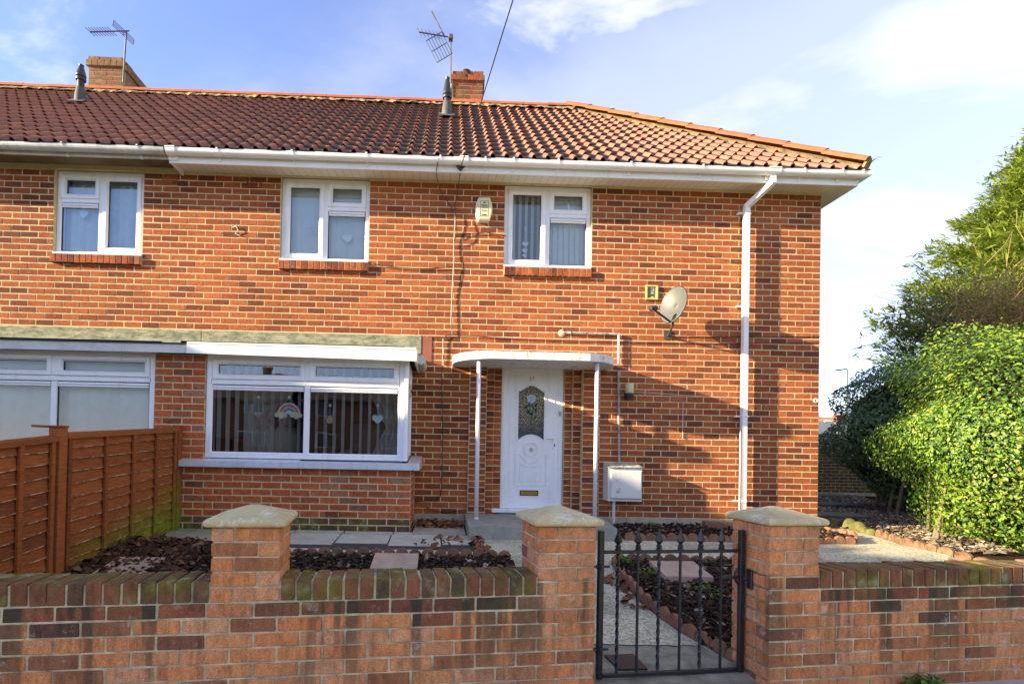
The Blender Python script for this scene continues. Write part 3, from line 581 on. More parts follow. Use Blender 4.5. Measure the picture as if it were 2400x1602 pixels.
for u, z, a, b_, r_ in ((-0.03, -0.09, .022, .013, 1.2), (-0.07, -0.12, .026, .013, 0.8), (0.06, -0.09, .024, .016, 1.4), (0.06, -0.16, .026, .014, 1.9), (-0.04, -0.185, .03, .018, 1.3), (0.0, -0.21, .03, .018, 0.3), (0.055, -0.26, .026, .015, 0.7)): blob(FX+u, FZ+z, a, b_, r_, nl-0.014, st)
st.build('rose_stem', plain('dark green glass', (0.012, 0.04, 0.018), 0.2), door)
lp = MB(F0); lp.rim(dx(583), dx(739), dzz(1287), dzz(1243), 0.012, nl+0.012, nl, 0.005); lp.build('letter_plate', plain('dark brass', (0.1, 0.07, 0.03), 0.4, 0.5, 0.1, 9, 0.5), door)
lp = MB(F0); lp.cbox(dx(590), dx(732), nl, nl+0.009, dzz(1281), dzz(1249), 0.004); lp.build('letter_flap', M_BRASS, door)
hd = MB(F0); hd.cbox(dx(857), dx(880), nl, nl+0.012, dzz(895), dzz(765), 0.004); hd.cbox(dx(806), dx(874), nl+0.03, nl+0.045, dzz(808), dzz(796), 0.004); hd.cbox(dx(862), dx(874), nl, nl+0.04, dzz(808), dzz(796), 0.003); hd.build('handle', M_UPVC, door)
hd = MB(F0); hd.cbox(dx(865), dx(874), nl+0.012, nl+0.016, dzz(872), dzz(848), 0.002); hd.build('keyhole', M_GASK, door)
hd = MB(F0); hd.lathe((cxm, nl, czm), [(0.0, 0.02), (0.012, 0.022), (0.02, 0.012), (0.026, 0.0)], 12, Vector((0, -1, 0))); hd.tube([(cxm-0.016, nl+0.012, czm+0.006), (cxm-0.012, nl+0.02, czm-0.022), (cxm+0.012, nl+0.02, czm-0.022), (cxm+0.016, nl+0.012, czm+0.006)], 0.004, 6); hd.build('door_knocker', plain('worn brass', (0.5, 0.46, 0.36), 0.35, 0.5, 0.2, 30, 0.6), door)
bl = MB(F0); bl.cbox(dx(903), dx(922), YD, YD+0.014, dzz(618), dzz(575), 0.003); bl.build('doorbell', plain('bell brass', (0.42, 0.35, 0.24), 0.4, 0.5, 0.1, 9, 0.4), dfr)
text_mesh('16', 0.085, F0, dx(668), nl+0.004, dzz(308), M_BRASS, 'door_number', door, 0.002, 0.95, 0.003)
# canopy
P = []; R = 0.5
for i in range(11):
    t = PI/2*i/10; P.append((-5.02+R-R*math.cos(t), -0.72+R-R*math.sin(t)))
for i in range(11):
    t = PI/2*i/10; P.append((-2.93-R+R*math.sin(t), -0.72+R-R*math.cos(t)))
P += [(-2.93, 0.0), (-5.02, 0.0)]
b = MB(); b.slab(P, 2.046, 2.14); b.build('door_canopy', M_STAIN, house)
for x in (-4.70, -3.235):
    b = MB(); b.tube([(x, -0.60, 0.09), (x, -0.60, 2.046)], 0.026, 12); b.tube([(x, -0.6, 0.09), (x, -0.6, 0.11)], 0.03, 12); b.build('canopy_post', upvc('post paint', (0.8, 0.8, 0.8), 0.12), house, True)
b = MB(); b.slab([(-4.82, -1.22), (-3.16, -1.22), (-3.05, -0.5), (-3.05, -0.03), (-4.82, -0.03)], -0.12, 0.09); b.build('door_step', mortar('step render', (0.4, 0.37, 0.3), 0.4), house)

# ------------------------------------------------------------------ eaves, gutters, roof
YE, ZE, ZRDG, YRG = -0.40, 4.63, 7.40, 2.86
PIT = math.atan2(ZRDG-ZE, YRG-YE)
def eaves(parent, x0, x1, ms, mf, corner):
    b = MB()
    if corner:
        b.add([(x0,-0.338,4.503),(x1,-0.338,4.503),(0.0,0,4.553),(x0,0,4.553)], [(0,1,2,3)][::1]); b.add([(x1,-0.338,4.503),(x1,6.06,4.503),(0.0,5.72,4.553),(0.0,0,4.553)], [(0,1,2,3)])
    else: b.add([(x0,-0.33,4.56),(x1,-0.33,4.56),(x1,0,4.60),(x0,0,4.60)], [(0,1,2,3)])
    b.build('soffit', ms, parent)
    f = MB(); f.box(x0, x1, -0.342, -0.32, 4.49 if corner else 4.535, 4.665)
    if corner: f.box(x1-0.022, x1, -0.32, 6.06, 4.49, 4.665)
    f.build('fascia', mf, parent)
eaves(house, -8.66, 0.24, M_SOFF, M_GUT, True); eaves(nbr, XL, -8.662, M_SOFFOLD, M_GUTOLD, False)
b = MB(); b.box(-8.66, -8.638, -0.319, -0.004, 4.50, 4.56); b.build('soffit_end', M_GUT, house)
b = MB()                                                            # soffit board joints
for i in range(88):
    x = -8.6+i*0.1
    b.add([(x,-0.335,4.5024),(x+0.004,-0.335,4.5024),(x+0.004,0,4.5519),(x,0,4.5519)], [(0,1,2,3)])
b.build('soffit_joint', plain('joint shadow line', (0.42, 0.39, 0.32), 0.8), house)
def gutter_prof(r=0.056, ang=11): return [(-0.398-r*math.cos(PI*i/ang), 4.632-r*1.25*math.sin(PI*i/ang)**0.8) for i in range(ang+1)]
def gutter(parent, x0, x1, mat, brackets, corner):
    P = gutter_prof(); b = MB(); n = len(P)
    inn = [(y*0.94-0.398*0.06, z+0.004) for y, z in P]
    ring = P+inn[::-1]; N = len(ring)
    def ext(A, B):
        b.add(A+B, [[i, (i+1) % N, N+(i+1) % N, N+i] for i in range(N)]); b.add(A, [list(range(N))]); b.add(B, [list(range(N))[::-1]])
    if corner:
        ext([(x0, y, z) for y, z in ring], [(-y-0.1, y, z) for y, z in ring]); ext([(-y-0.1, y, z) for y, z in ring], [(-y-0.1, 6.1, z) for y, z in ring])
    else: ext([(x0, y, z) for y, z in ring], [(x1, y, z) for y, z in ring])
    g = b.build('gutter', mat, parent)
    for x, w in brackets:
        k = MB(); Q = [(-0.398+(y+0.398)*1.1, 4.632+(z-4.632)*1.1) for y, z in P]
        vs = [(x-w/2, y, z) for y, z in Q]+[(x+w/2, y, z) for y, z in Q]; m_ = len(Q)
        k.add(vs, [[i, m_+i, m_+i+1, i+1] for i in range(m_-1)]); k.box(x-w/2, x+w/2, -0.36, -0.335, 4.52, 4.60); k.box(x-w/2, x+w/2, -0.466, -0.448, 4.628, 4.645); k.build('gutter_bracket', mat, g)
    return g
gutter(house, -8.66, 0.35, M_GUT, [(-8.6, 0.12)]+[(-8.02+0.93*i, 0.022) for i in range(5)]+[(-4.93, 0.11)]+[(-4.66+0.93*i, 0.022) for i in range(4)]+[(-0.93, 0.16), (-0.55, 0.022), (-0.05, 0.022), (0.22, 0.022)], True)
gutter(nbr, XL, -8.68, M_GUTOLD, [(-9.0-0.92*i, 0.022) for i in range(6)], False)
# downpipe
def sq(b, pts, w=0.066):
    for p, q in zip(pts[:-1], pts[1:]):
        p, q = Vector(p), Vector(q); d = q-p; m4 = Matrix.Translation((p+q)/2) @ d.to_track_quat('Z', 'Y').to_matrix().to_4x4(); b.obox(m4, w, w, d.length+0.02)
b = MB(); sq(b, [(-1.09, -0.085, -0.04), (-1.09, -0.085, 4.29)]); sq(b, [(-1.09, -0.085, 4.29), (-0.93, -0.385, 4.47)], 0.065); sq(b, [(-0.93, -0.385, 4.47), (-0.93, -0.385, 4.57)], 0.067); dp = b.build('downpipe', M_GUT, house)
for z in (4.22, 2.95, 1.46, 0.32):
    k = MB(); k.cbox(-1.128, -1.052, -0.124, -0.048, z-0.016, z+0.016, 0.004); k.box(-1.18, -1.0, -0.05, -0.0, z-0.01, z+0.01); k.build('pipe_clip', M_GUT, dp)
# roof
def roof_deck(parent, x0, x1, hip):
    b = MB()
    if hip:
        b.add([(x0,YE,ZE),(0.29,YE,ZE),(-2.86,YRG,ZRDG),(x0,YRG,ZRDG)], [(0,1,2,3)]); b.add([(0.29,YE,ZE),(0.29,6.12,ZE),(-2.86,YRG,ZRDG)], [(0,1,2)]); b.add([(x0,6.12,ZE),(0.29,6.12,ZE),(-2.86,YRG,ZRDG),(x0,YRG,ZRDG)], [(3,2,1,0)])
    else: b.add([(x0,YE,ZE),(x1,YE,ZE),(x1,YRG,ZRDG),(x0,YRG,ZRDG)], [(0,1,2,3)]); b.add([(x0,6.12,ZE),(x1,6.12,ZE),(x1,YRG,ZRDG),(x0,YRG,ZRDG)], [(3,2,1,0)])
    return b.build('roof', M_DECK, parent)
TW, TG = 0.175, 0.27; SL = math.hypot(YRG-YE, ZRDG-ZE); NROW = int(SL/TG)+1
PROF = [(0.0, 0.004), (0.007, 0.026), (0.024, 0.042), (0.042, 0.042), (0.058, 0.024), (0.066, 0.004), (0.115, 0.0), (0.160, 0.002), (TW+0.006, 0.006)]
def tile_geo():
    n = len(PROF); v = []; f = []; mt = []
    for y, dz_ in ((0.0, 0.046), (TG+0.03, 0.010)): v += [(x, y, z+dz_) for x, z in PROF]
    v += [(x, 0.002, z+0.046-(0.015 if 0 < i < 5 else 0.030)) for i, (x, z) in enumerate(PROF)]
    for i in range(n-1):
        f.append((i, i+1, n+i+1, n+i)); mt.append(0 if i < 5 else 1); f.append((2*n+i, 2*n+i+1, i+1, i)); mt.append(0 if i < 5 else 1)
    f.append((2*n, 0, n, 0)[:3]); mt.append(0)
    return v, f, mt
TV, TF, TM = tile_geo()
me_tile = bpy.data.meshes.new('roof_tile'); me_tile.from_pydata(TV, [], TF); me_tile.materials.append(M_TROLL); me_tile.materials.append(M_TPAN); me_tile.polygons.foreach_set('material_index', np.array(TM, np.int32)); me_tile.update()
def lay_tiles(parent, spots, limit=300):
    """spots: (x, row)"""
    def wm(x, r):
        s = r*TG-0.045; return Matrix.Translation((x, YE+s*math.cos(PIT), ZE+s*math.sin(PIT)+0.008)) @ Matrix.Rotation(PIT, 4, 'X')
    def key(q):
        w = wm(*q).translation; v = w-CAM; px = v.dot(rgt)/v.dot(fwd)*FPX+1070; return v.length if 0 < px < 2400 else 1e9
    spots = sorted(spots, key=key); mb = MB()
    for k, (x, r) in enumerate(spots):
        w = wm(x, r) @ Matrix.Rotation(random.uniform(-0.006, 0.006), 4, 'Z') @ Matrix.Translation((0, random.uniform(-0.006, 0.006), random.uniform(-0.002, 0.003)))
        if k < limit: link('roof_tile', me_tile, parent, w)
        else:
            t = random.random(); vs = [tuple(w @ Vector(q)) for q in TV]; b0 = len(mb.v); mb.v += vs
            for f, m_ in zip(TF, TM): mb.f.append([b0+i for i in f]); mb.t.append(t); mb.m.append(m_)
    if mb.v: o = mb.build('tiling', [M_TROLL, M_TPAN], parent); o['kind'] = 'stuff'
roof = roof_deck(house, -8.64, 0.4, True); nroof = roof_deck(nbr, XL, -8.64, False)
sp_ = []; sn_ = []
x = 0.30
while x > XL:
    for r in range(NROW):
        s = r*TG; hipx = 0.29-(s*math.cos(PIT))*3.15/3.26
        if x+TW*0.72 > hipx: continue
        (sp_ if x > -8.66 else sn_).append((x, r))
    x -= TW
lay_tiles(roof, sp_); lay_tiles(nroof, sn_)
# ridge and hip tiles on mortar beds
def ridge_mesh(L_, r=0.125, n=7, thick=0.016):
    b = MB(); A = [(r*math.cos(PI*i/n)*1.0, r*0.72*math.sin(PI*i/n)) for i in range(n+1)]; B = [((r-thick)*math.cos(PI*i/n), (r-thick)*0.72*math.sin(PI*i/n)) for i in range(n+1)]
    N = n+1; vs = [(-L_/2, y, z) for y, z in A]+[(L_/2, y, z) for y, z in A]+[(-L_/2, y, z) for y, z in B]+[(L_/2, y, z) for y, z in B]
    F = []
    for i in range(n): F += [(i, i+1, N+i+1, N+i), (2*N+i, 3*N+i, 3*N+i+1, 2*N+i+1), (i, 2*N+i, 2*N+i+1, i+1), (N+i, N+i+1, 3*N+i+1, 3*N+i)]
    b.add(vs, F); o = b.build('ridge_tile', M_RIDGE); me = o.data; bpy.data.objects.remove(o); return me
me_rt = ridge_mesh(0.455, 0.14)
def bed(parent, p, q, w, h, nm='ridge_mortar'):
    p, q = Vector(p), Vector(q); d = (q-p); n = int(d.length/0.07); d.normalize(); sd_ = d.cross(Vector((0,0,1))).normalized(); upn = sd_.cross(d)
    b = MB(); vs = []
    for i in range(n+1):
        c_ = p+(q-p)*i/n
        for k in range(7):
            t = k/6*2-1; ww = w*(1+random.uniform(-0.12, 0.12)); vs.append(tuple(c_+sd_*t*ww+upn*(h*(1-abs(t)**1.3)-abs(t)*w*0.62*(0.95+random.uniform(-0.08, 0.08)))))
    b.add(vs, [(i*7+k, i*7+k+1, (i+1)*7+k+1, (i+1)*7+k) for i in range(n) for k in range(6)]); b.build(nm, M_LICH, parent)
zr = ZRDG+0.045
bed(roof, (-8.64, YRG, zr), (-2.8, YRG, zr), 0.25, 0.07); bed(nroof, (XL, YRG, zr), (-8.64, YRG, zr), 0.25, 0.07)
x = -2.82
while x > XL:
    link('ridge_tile', me_rt, roof if x > -8.6 else nroof, Matrix.Translation((x-0.23, YRG, zr-0.03+random.uniform(0, 0.01))) @ Matrix.Rotation(random.uniform(-0.01, 0.01), 4, 'Y')); x -= 0.46
h0, h1 = Vector((0.29, -0.40, ZE+0.075)), Vector((-2.86, YRG, ZRDG+0.06)); hd_ = (h1-h0).normalized()
bed(roof, h0+hd_*0.05, h1, 0.16, 0.03, 'hip_mortar'); n = 10; me_ht = ridge_mesh((h1-h0).length/n+0.02, 0.135)
for i in range(n):
    c_ = h0+(h1-h0)*((i+0.5)/n)+Vector((0, 0, 0.03)); xa = hd_; ya = Vector((0,0,1)).cross(xa).normalized(); za_ = xa.cross(ya)
    link('hip_tile', me_ht, roof, Matrix.Translation(c_) @ Matrix((xa, ya, za_)).transposed().to_4x4() @ Matrix.Rotation(0.03, 4, 'Y'))
h2 = Vector((0.29, 6.12, ZE+0.075)); bed(roof, h2, h1, 0.17, 0.05, 'hip_mortar')
b = MB(); b.lathe(tuple(h0-hd_*0.02+Vector((0,0,0.02))), [(0.0, 0.0), (0.1, 0.0), (0.09, 0.03)], 12, hd_); b.build('hip_end_mortar', M_LICH, roof)
b = MB(); q0 = Vector((0.29, -0.40, ZE+0.05)); b.tube([tuple(q0+Vector(v)) for v in ((-0.05, 0.05, 0.0), (0.03, -0.02, 0.05), (0.07, -0.05, 0.10), (0.10, -0.08, 0.12), (0.125, -0.1, 0.105), (0.115, -0.09, 0.085))], 0.007, 6); b.build('hip_iron', M_STEEL, roof)
# chimneys
def chimney(parent, x0, x1, y0, y1, z0, zt, mat, seed):
    random.seed(seed); b = MB(); b.box(x0+0.004, x1-0.004, y0+0.004, y1-0.004, z0, zt-0.02); b.box(x0-0.03, x1+0.03, y0-0.03, y1+0.03, zt-0.2+0.004, zt-0.115); ch = b.build('chimney', mortar('chimney mortar', (0.42, 0.37, 0.26), 0.5), parent)
    nc = int((zt-0.2-z0)/0.0825)
    for k in range(nc):
        za = zt-0.2-(k+1)*0.0825+0.005
        for fr, a, b_ in ((Fr(0, y0, 0), x0, x1), (Fr(x1, 0, PI/2), y0+0.11, y1)):
            sh = a+(0.115 if k % 2 else 0.2286); e = [a, sh]
            while e[-1]+0.2286 < b_-0.05: e.append(e[-1]+0.2286)
            e.append(b_)
            for p, q in zip(e[:-1], e[1:]): put_brick(fr, p+0.006, q-0.006, za, za+0.0725, 0.1, mat, ch, 0.0)
    for fr, a, b_ in ((Fr(0, y0-0.035, 0), x0-0.035, x1+0.035), (Fr(x1+0.035, 0, PI/2), y0+0.08, y1+0.03)):
        n = round((b_-a)/0.115); w = (b_-a)/n
        for i in range(n): put_brick(fr, a+i*w+0.006, a+(i+1)*w-0.006, zt-0.195, zt-0.09, 0.1, mat, ch, 0.0)
    for fr, a, b_ in ((Fr(0, y0-0.01, 0), x0-0.01, x1+0.01), (Fr(x1+0.01, 0, PI/2), y0+0.105, y1)):
        n = round((b_-a)/0.23); w = (b_-a)/n
        for i in range(n):
            if random.random() < 0.92: put_brick(fr, a+i*w+0.006, a+(i+1)*w-0.006, zt-0.083, zt-0.01+random.uniform(-0.012, 0.008), 0.1, mat, ch, 0.0)
    return ch
chim = chimney(house, -5.075, -4.50, 2.87, 3.55, 7.25, 8.11, M_BRICKOLD, 5)
b = MB(); b.lathe((-4.82, 3.1, 8.08), [(0.13, 0), (0.115, 0.06), (0.1, 0.07), (0.09, 0.1)], 18); b.build('chimney_pot', M_RIDGE, chim, True)
b = MB(); b.lathe((-4.82, 3.1, 8.17), [(0.0, 0), (0.095, 0), (0.1, 0.02), (0.092, 0.035), (0.1, 0.05), (0.1, 0.075), (0.09, 0.08), (0.0, 0.085)], 20); b.build('pot_cowl', M_BLACK, chim)
chimney(nbr, -11.86, -11.24, 2.87, 4.15, 7.25, 8.12, M_BRICKOLDL, 9)
random.seed(77)
# ------------------------------------------------------------------ blinds, curtains and window ornaments
def blind(name, label, x0, x1, z0, z1, y, pitch, ang, group=None):
    t = thing(name, label, 'blind', ((x0+x1)/2, y, z0), group); n = int((x1-x0)/pitch)
    h = MB(); h.cbox(x0, x1, y-0.025, y+0.025, z1, z1+0.03, 0.004); h.build('headrail', M_UPVC, t)
    b = MB(); b.obox(Matrix.Identity(4), 0.089, 0.0015, z1-z0); o = b.build('slat', M_BLIND); me = o.data; bpy.data.objects.remove(o)
    for i in range(n):
        a = ang(i/n) if callable(ang) else ang
        link('slat', me, t, WORLD[t.name].inverted() @ WORLD[t.name] @ Matrix.Translation((x0+(i+0.5)*pitch, y, (z0+z1)/2)) @ Matrix.Rotation(a+random.uniform(-0.05, 0.05), 4, 'Z'))
    return t
blind('vertical_blind', 'white vertical blind with slats turned edge on in the bay window', -7.9, -5.68, 0.83, 1.97, -0.60, 0.107, lambda t: PI/2-0.1-0.12*t)
blind('vertical_blind', 'pale closed vertical blind in the upper window with a hanging star', -7.33, -6.2, 3.46, 4.50, 0.175, 0.078, 0.35)
blind('vertical_blind', 'half open vertical blind in the upper window above the front door', -4.33, -3.75, 3.46, 4.50, 0.18, 0.085, 1.0)
blind('vertical_blind', 'closed vertical blind behind the right light of the window above the door', -3.74, -3.19, 3.46, 4.50, 0.175, 0.078, 0.3)
blind('vertical_blind', 'pale closed vertical blind in the ground floor window behind the fence', -10.93, -8.62, 0.82, 1.98, -0.58, 0.086, 0.62)
b = MB(); n = 60
vs = []
for i in range(n+1):
    x = -10.29+1.1*i/n; w = 0.02*math.sin(i*0.9)+0.008*math.sin(i*2.3)
    for z in (3.44, 4.5): vs.append((x, 0.19+w, z))
b.add(vs, [(2*i, 2*i+2, 2*i+3, 2*i+1) for i in range(n)]); tag(b.build('net_curtain', plain('net fabric', (0.66, 0.7, 0.69), 0.9, 0.1, 0.08), None, True), 'pale blue white net curtain filling the upper window of the adjoining house', 'curtain')
def curtain(label, x0, x1, zt, zb, y, tie):
    b = MB(); n = 26; vs = []; rows = [zt, (zt+tie)/2, tie, (tie+zb)/2, zb]
    for r, z in enumerate(rows):
        k = 1-0.55*math.exp(-((z-tie)/0.28)**2)
        for i in range(n+1):
            t = i/n; x = x0+(x1-x0)*k*t; vs.append((x, y+0.03*math.sin(t*26)+0.01*math.sin(t*57+r), z))
    b.add(vs, [(r*(n+1)+i, r*(n+1)+i+1, (r+1)*(n+1)+i+1, (r+1)*(n+1)+i) for r in range(4) for i in range(n)])
    tag(b.build('curtain', M_CURT, None, True), label, 'curtain')
curtain('beige tied back curtain behind the left light of the bay window', -7.62, -7.0, 2.0, 0.75, -0.3, 1.25)
curtain('beige curtain at the right end of the bay window', -5.66, -6.1, 2.0, 0.75, -0.3, 1.2)
# doll and sofa dimly seen inside
so = thing('armchair', 'dim beige armchair seen through the right light of the bay window', 'armchair', (-6.1, 0.7, 0.1)); b = MB(); b.cbox(-6.55, -5.7, 0.5, 1.2, 0.1, 0.75, 0.06); b.cbox(-6.55, -5.7, 1.0, 1.25, 0.75, 1.3, 0.08); b.build('upholstery', plain('beige cloth', (0.3, 0.27, 0.22), 0.95), so)
b = MB(); b.cbox(-6.6, -6.4, 0.45, 1.2, 0.7, 0.9, 0.05); b.cbox(-5.85, -5.65, 0.45, 1.2, 0.7, 0.9, 0.05); b.build('armrest', plain('beige cloth arm', (0.28, 0.25, 0.2), 0.95), so)
do = thing('soft_toy', 'cream soft toy sitting on the window ledge inside the bay', 'toy', (-7.15, -0.2, 0.78)); b = MB(); b.lathe((-7.15, -0.2, 0.78), [(0.0, 0), (0.16, 0.0), (0.2, 0.12), (0.19, 0.28), (0.11, 0.4), (0.0, 0.42)], 16); b.build('body', plain('cream plush', (0.4, 0.36, 0.3), 1.0), do, True)
b = MB(); b.lathe((-7.15, -0.2, 1.16), [(0.0, 0), (0.09, 0.03), (0.11, 0.11), (0.08, 0.2), (0.0, 0.23)], 14); b.build('head', plain('grey plush', (0.3, 0.29, 0.27), 1.0), do, True)
b = MB(); b.box(-7.95, -5.62, -0.62, -0.05, 0.72, 0.77); b.build('window_board', M_UPVC, house)
def heart(cx_, cz_, s, n_):
    P = []
    for i in range(28):
        t = 2*PI*i/28; P.append((cx_+s*math.sin(t)**3, cz_+s*(13*math.cos(t)-5*math.cos(2*t)-2*math.cos(3*t)-math.cos(4*t))/16))
    return P
def hang(name, label, shapes, mat, top, x, z, n_, fr, group=None):
    """ornament on a string: shapes = list of polygons"""
    t = thing(name, label, 'ornament', fr(x, n_, z), group); b = MB(fr)
    for i, P in enumerate(shapes): b.prism(P, n_+0.006+i*0.0007, n_-0.006-i*0.0007)
    b.build('plaque', mat, t)
    s = MB(fr); s.tube([(x, n_, z), (x, n_, top)], 0.0022, 5); s.lathe((x, n_, top), [(0.0, 0), (0.018, 0.004), (0.0, 0.012)], 10, Vector((0, -1, 0))); s.build('string', M_UPVC, t)
    return t
NB = -0.075; M_GLS = plain('frosted glass', (0.62, 0.72, 0.78), 0.25, 0.5, 0.1); M_SILV = plain('silver foil', (0.25, 0.25, 0.28), 0.2, 0.5, 0.3, 20, 0.8)
hang('hanging_heart', 'dark silver heart hanging in the left light of the bay window', [heart(-7.35, 1.31, 0.05, NB)], M_SILV, 1.52, -7.35, 1.35, NB, FB)
hang('hanging_heart', 'pale blue heart hanging in the right light of the bay window', [heart(-5.92, 1.29, 0.068, NB)], M_GLS, 1.45, -5.92, 1.33, NB, FB)
hang('hanging_disc', 'small round wooden disc with a tiny rainbow in the bay window', [[(-6.495+0.045*math.cos(2*PI*i/20), 1.265+0.045*math.sin(2*PI*i/20)) for i in range(20)]], plain('pale wood', (0.5, 0.4, 0.24), 0.7), 1.44, -6.495, 1.30, NB, FB)
rb = thing('hanging_rainbow', 'painted wooden rainbow with white clouds hanging in the bay window', 'ornament', FB(-6.985, NB, 1.35)); rx, rz = -6.985, 1.325
for r0, r1, colr in ((0.115, 0.135, (0.75, 0.73, 0.66)), (0.097, 0.115, (0.55, 0.13, 0.1)), (0.08, 0.097, (0.7, 0.42, 0.16)), (0.064, 0.08, (0.25, 0.52, 0.45)), (0.045, 0.064, (0.08, 0.27, 0.55)), (0.0, 0.045, (0.78, 0.8, 0.82))):
    b = MB(FB); A = [(rx+r1*math.cos(PI*i/20), rz+r1*math.sin(PI*i/20)) for i in range(21)]
    if r0: A += [(rx+r0*math.cos(PI*i/20), rz+r0*math.sin(PI*i/20)) for i in range(20, -1, -1)]
    for i in range(20):
        if r0: b.prism([A[i], A[i+1], A[40-i], A[41-i]], NB+0.008, NB-0.004)
    if not r0: b.prism(A, NB+0.004, NB-0.004)
    b.build('rainbow_band', plain('rainbow paint', colr, 0.5), rb)
for s_ in (-1, 1):
    b = MB(FB)
    for u, z, r_ in ((-0.05, 0, 0.03), (-0.02, 0.006, 0.034), (0.015, 0.004, 0.032), (0.045, -0.004, 0.026), (0, -0.018, 0.03)): b.prism([(rx+s_*0.09+u+r_*math.cos(2*PI*i/14), rz-0.012+z+r_*math.sin(2*PI*i/14)) for i in range(14)], NB+0.010+abs(u)*0.02, NB-0.002)
    b.build('cloud', plain('cloud paint', (0.74, 0.7, 0.5), 0.6), rb)
b = MB(FB); b.tube([(rx-0.07, NB, rz+0.11), (rx, NB, rz+0.2), (rx+0.07, NB, rz+0.11)], 0.003, 5); b.lathe((rx, NB, rz+0.2), [(0.0, 0), (0.02, 0.004), (0.0, 0.014)], 10, Vector((0, -1, 0))); b.build('string', M_UPVC, rb)
NU = -0.115
star = []
for i in range(10):
    r_ = 0.085 if i % 2 == 0 else 0.04; star.append((-6.945+r_*math.sin(2*PI*i/10), 3.855+r_*math.cos(2*PI*i/10)))
t = thing('hanging_star', 'silver wire star hanging in the upper window left of the alarm box', 'ornament', F0(-6.945, NU, 3.85)); b = MB(F0); b.tube([(u, NU+0.01, z) for u, z in star], 0.007, 6, close=True); b.tube([(-6.945, NU+0.01, 3.94), (-6.945, NU+0.01, 4.08)], 0.004, 5); b.build('wire', M_UPVC, t)
hang('hanging_heart', 'faint white heart hanging in the upper window of the adjoining house', [heart(-10.0, 3.99, 0.06, NU)], M_GLS, 4.06, -10.0, 4.02, NU+0.012, F0)
hang('hanging_heart', 'white fabric heart hanging in the right light of the upper window with the star', [heart(-6.475, 3.77, 0.068, NU)], M_UPVC, 3.96, -6.475, 3.80, NU+0.012, F0)
hang('heart_string', 'string of three white hearts hanging in the window above the door', [heart(-4.052, 3.765, 0.042, NU), heart(-4.057, 3.675, 0.036, NU), heart(-4.06, 3.605, 0.03, NU)], M_UPVC, 3.97, -4.052, 3.80, NU+0.012, F0)
t = thing('butterfly_ornament', 'small white butterfly stuck in the top vent of the window above the door', 'ornament', F0(-3.47, NU, 4.28)); b = MB(F0)
for P in ([(-3.475, 4.24), (-3.49, 4.345), (-3.45, 4.33), (-3.445, 4.27)], [(-3.47, 4.24), (-3.41, 4.275), (-3.385, 4.25), (-3.43, 4.225)], [(-3.48, 4.24), (-3.53, 4.285), (-3.525, 4.25)]): b.prism(P, NU+0.026, NU+0.02)
b.build('wings', M_UPVC, t); b = MB(F0); b.tube([(-3.465, NU+0.026, 4.22), (-3.485, NU+0.026, 4.27)], 0.005, 5); b.build('body', M_UPVC, t)
t = thing('ceiling_lamp', 'round copper lampshade dimly seen in the window above the front door', 'lamp', (-3.86, 0.9, 4.3)); b = MB(); b.lathe((-3.83, 0.9, 4.28), [(0.12, 0.0), (0.13, 0.06), (0.11, 0.16), (0.03, 0.2)], 16); b.build('lamp_shade', plain('copper', (0.6, 0.38, 0.26), 0.4, 0.5, 0.1, 5, 0.4), t, True); b = MB(); b.tube([(-3.83, 0.9, 4.48), (-3.83, 0.9, 4.59)], 0.006, 6); b.build('flex', M_UPVC, t)

# ------------------------------------------------------------------ fixtures on the wall
t = thing('alarm_box', 'cream alarm bell box lettered HI TECH Security between the upper windows', 'alarm box', (-4.64, 0, 4.0)); b = MB(F0)
def ell(cx_, cz_, k, top): return [(cx_-0.075*k, cz_-0.155*k), (cx_+0.075*k, cz_-0.155*k), (cx_+0.105*k, cz_-0.05*k), (cx_+0.108*k, cz_+0.02*k), (cx_+0.095*k, cz_+0.09*k), (cx_+0.07*k, cz_+0.155*k), (cx_-0.07*k, cz_+0.155*k), (cx_-0.095*k, cz_+0.09*k), (cx_-0.108*k, cz_+0.02*k), (cx_-0.105*k, cz_-0.05*k)]
b.prism(ell(-4.645, 4.15, 1.02, 0), 0.0, 0.045); b.build('backplate', M_UPVC, t)
b = MB(F0); A = ell(-4.635, 4.15, 1.0, 0); B = ell(-4.635, 4.15, 0.86, 0); b.prism(A, 0.046, 0.075); N = len(A); b.add([(u, 0.075, z) for u, z in A]+[(u, 0.088, z) for u, z in B], [[i, (i+1) % N, N+(i+1) % N, N+i] for i in range(N)]+[[N+i for i in range(N)]]); b.build('cover', plain('cream plastic', (0.72, 0.66, 0.38), 0.4, 0.4, 0.08), t)
b = MB(F0); M_INK = plain('dark ink', (0.02, 0.02, 0.022), 0.5); M_OLIVE = plain('olive print', (0.12, 0.11, 0.04), 0.5)
x0, x1, z0, z1 = -4.69, -4.582, 4.045, 4.26
for a in ((x0, x1, z0, z0+0.005), (x0, x1, z1-0.005, z1), (x0, x0+0.005, z0+0.005, z1-0.005), (x1-0.005, x1, z0+0.005, z1-0.005)): b.box(a[0], a[1], 0.088, 0.0895, a[2], a[3])
b.build('printed_border', M_OLIVE, t); b = MB(F0); b.box(-4.673, -4.598, 0.088, 0.0895, 4.157, 4.162); b.build('printed_rule', M_INK, t)
text_mesh('HI', 0.034, F0, -4.636, 0.089, 4.228, M_INK, 'lettering', t, 0.0012); text_mesh('TECH', 0.038, F0, -4.636, 0.089, 4.187, M_INK, 'lettering', t, 0.0012, 0.85)
text_mesh('Security', 0.03, F0, -4.636, 0.089, 4.127, M_OLIVE, 'lettering', t, 0.0, 0.72); text_mesh('294280', 0.022, F0, -4.636, 0.089, 4.066, M_INK, 'lettering', t, 0.0006, 1.0)
